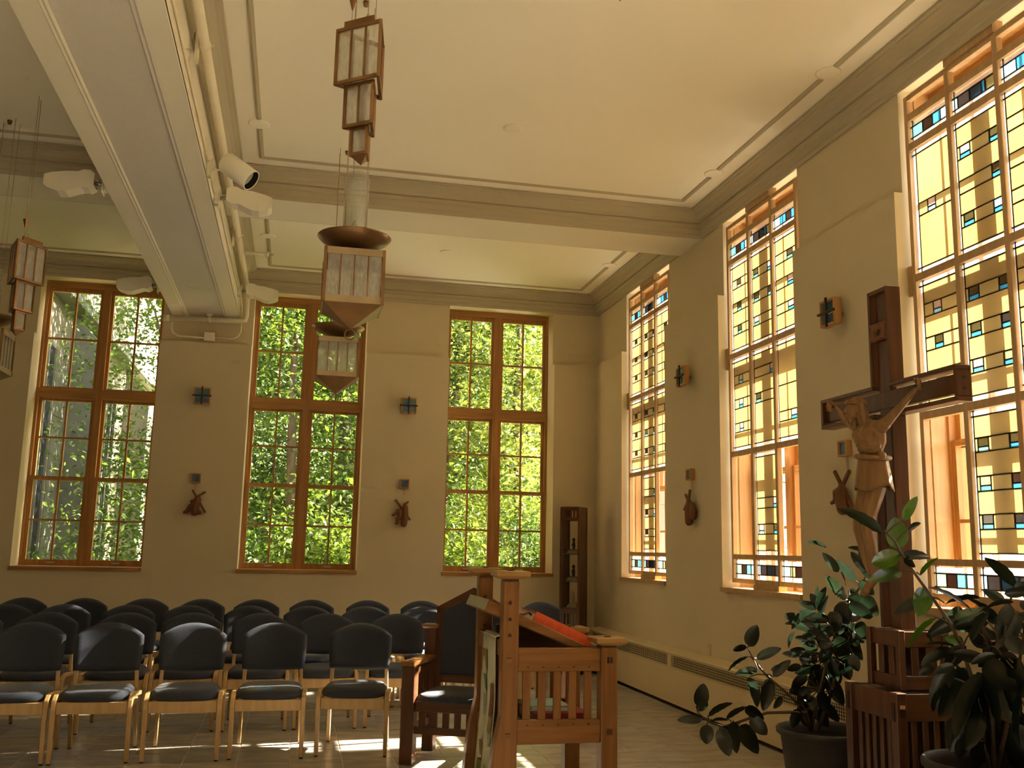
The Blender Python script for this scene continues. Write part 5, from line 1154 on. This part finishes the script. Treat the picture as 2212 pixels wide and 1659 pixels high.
station((-1.12, D, 1.915), 0, 0, 'carved kneeling figure with cross, between left and middle windows'); station((1.265, D, 1.865), 0, 1, 'carved two-figure group with cross, between middle and right windows')
q90 = -math.pi/2
cross_tile((RX-.06, 8.72, 3.145), q90, 'dark glass cross tile on the right wall, between two amber windows'); cross_tile((RX-.06, 6.02, 3.145), q90, 'larger-looking dark glass cross tile on the right wall beside the crucifix')
number_tile((RX, 8.71, 2.186), q90, 'small dark tile above the carving between two amber windows'); number_tile((RX, 6.01, 2.18), q90, 'small dark tile just left of the crucifix figure')
station((RX, 8.69, 1.885), q90, 2, 'carved cross-bearing figure between two amber windows'); station((RX, 6.02, 1.885), q90, 3, 'carved falling figure with cross, just left of the crucifix')

# ------------------------------------------------------------ corner display case
dc = empty('display_case', (3.335, 11.43, 0), math.radians(-38)); tag(dc, 'narrow dark cherry display case with glass shelves in the far corner', 'display case')
h = .115
for sx in (-1, 1):
    for sy in (-1, 1): at(dc, MB().box(sx*h-.014, sx*h+.014, sy*h-.014, sy*h+.014, 0, 1.96), cherry, 'post', .002)
for z0, z1 in ((1.80, 1.835), (1.925, 1.96), (.50, .56), (.70, .765), (.0, .08)):
    for s_ in (-1, 1): at(dc, MB().box(-h, h, s_*h-.010, s_*h+.010, z0, z1), cherryx, 'rail'); at(dc, MB().box(s_*h-.010, s_*h+.010, -h, h, z0, z1), cherryx, 'rail')
for k in range(5):
    x = -h+.022+k*.043
    at(dc, MB().box(x, x+.024, -h-.006, -h+.006, 1.835, 1.925), cherry, 'slat'); at(dc, MB().box(x, x+.024, -h-.006, -h+.006, .56, .70), cherry, 'slat'); at(dc, MB().box(x, x+.024, -h-.006, -h+.006, .08, .50), cherry, 'slat')
for sx in (-1,1): at(dc, MB().box(sx*h-.008, sx*h+.008, -h, h, 0, 1.94), cherry, 'side_panel')
at(dc, MB().box(-h, h, -h, h, 1.95, 1.965), cherryx, 'top'); at(dc, MB().box(-h, h, -h, h, .755, .768), cherryx, 'deck')
for z in (1.40, 1.08):
    s_ = at(dc, MB().box(-h+.01, h-.01, -h+.01, h-.01, z, z+.006), clear_m, 'glass_shelf'); at(dc, MB().box(-h+.01, h-.01, -h+.005, -h+.012, z+.045, z+.053), cherryx, 'shelf_bar'); at(dc, MB().box(-h+.01, h-.01, -h+.005, -h+.012, z-.008, z), cherryx, 'shelf_bar')
plinth_m = paint('stone_plinth', (.36, .32, .22), (.30, .26, .17), rough=.8); bronze_fig = paint('dark_bronze_figure', (.045, .032, .02), rough=.4, metal=.6); ivory = paint('pale_figure', (.42, .33, .18), rough=.5)
for k, (z, m, lab) in enumerate([(1.4065, bronze_fig, 'dark figurine on a stone plinth, top shelf of the corner case'), (1.0865, bronze_fig, 'dark figurine on a stone plinth, middle shelf of the corner case'), (.7685, ivory, 'pale figurine on a stone plinth, bottom of the corner case')]):
    f = empty('figurine', (3.335, 11.43, z)); tag(f, lab, 'figurine', 'figurines in the corner case'); f.rotation_euler = (0, 0, math.radians(-38))
    at(f, MB().loft([[(-.07, -.06, 0), (.07, -.06, 0), (.07, .06, 0), (-.07, .06, 0)], [(-.055, -.045, .035), (.055, -.045, .035), (.055, .045, .035), (-.055, .045, .035)], [(-.03, -.03, .05), (.03, -.03, .05), (.03, .03, .05), (-.03, .03, .05)]]), plinth_m, 'plinth')
    g = Fig().limb([(0, 0, .05), (.004, 0, .10), (0, 0, .14)], [.016, .019, .012]); g.ball((0, 0, .165), (.020, .018, .022)); g.limb([(-.012, 0, .12), (-.02, -.008, .10)], [.008, .006]); g.limb([(.012, 0, .12), (.02, -.008, .10)], [.008, .006])
    voxel_figure('figure', g, m, f, .004, 2)

# ------------------------------------------------------------ baseboard heater, outlet
heat_m = paint('heater_enamel', (.68, .56, .34), (.655, .54, .325), rough=.5, scale=3)
ht = empty('baseboard_heater', (3.58, 11.62, 0)); tag(ht, 'long cream baseboard heater with slotted grilles under the amber windows', 'heater')
yl = 11.62
def hb(x0, x1, y0, y1, z0, z1, nm, m=heat_m, bv=0): return at(ht, MB().box(x0-3.58, x1-3.58, y0-yl, y1-yl, z0, z1), m, nm, bv)
HY0 = REAR+.1
hb(3.58, 3.726, HY0, yl, .04, .365, 'front_panel', heat_m, .003); hb(3.62, 3.726, HY0, yl, 0, .04, 'toe_kick', black_m); hb(3.60, 3.726, HY0, yl, .365, .495, 'inner_duct', black_m)
at(ht, MB().loft([[(0, y-yl, .497), (.012, y-yl, .512), (.146, y-yl, .531), (.146, y-yl, .50)] for y in (HY0, yl)]), heat_m, 'top_panel')
edges = [11.45]
y = 11.45; secs = []
while y > HY0+.5:
    y2 = max(y-2.42, HY0+.2); secs.append((y2, y)); y = y2-.108
hb(3.58, 3.60, 11.45, yl, .365, .50, 'end_panel')
for k, (a, b) in enumerate(secs):
    if k: hb(3.58, 3.60, b, secs[k-1][0], .365, .50, 'divider_panel')
    g = MB(); 
    yy = a
    while yy < b: g.box(.0, .0012, yy-yl, yy+.0065-yl, .365, .50); yy += .0275
    for q_ in range(5): g.box(.0, .0012, a-yl, b-yl, .378+q_*.022, .378+q_*.022+.004)
    g.box(0, .0012, a-yl, b-yl, .480, .50); g.box(0, .0012, a-yl, b-yl, .365, .376)
    g.build('grille', heat_m, ht, 'stuff')
ou = empty('wall_outlet', (RX, 8.384, .585), -math.pi/2); tag(ou, 'ivory wall outlet above the baseboard heater', 'outlet')
ivm = paint('ivory_plate', (.62, .54, .38), rough=.4)
at(ou, MB().box(-.036, .036, -.006, 0, -.057, .057), ivm, 'plate', .002)
for z in (-.024, .024): 
    s_ = at(ou, MB().box(-.017, .017, -.009, -.006, z-.015, z+.015), paint('ivory_socket', (.72, .66, .52), rough=.4), 'socket'); at(s_ and ou, MB().box(-.008, -.005, -.0095, -.009, z-.006, z+.006).box(.005, .008, -.0095, -.009, z-.006, z+.006), black_m, 'slot')
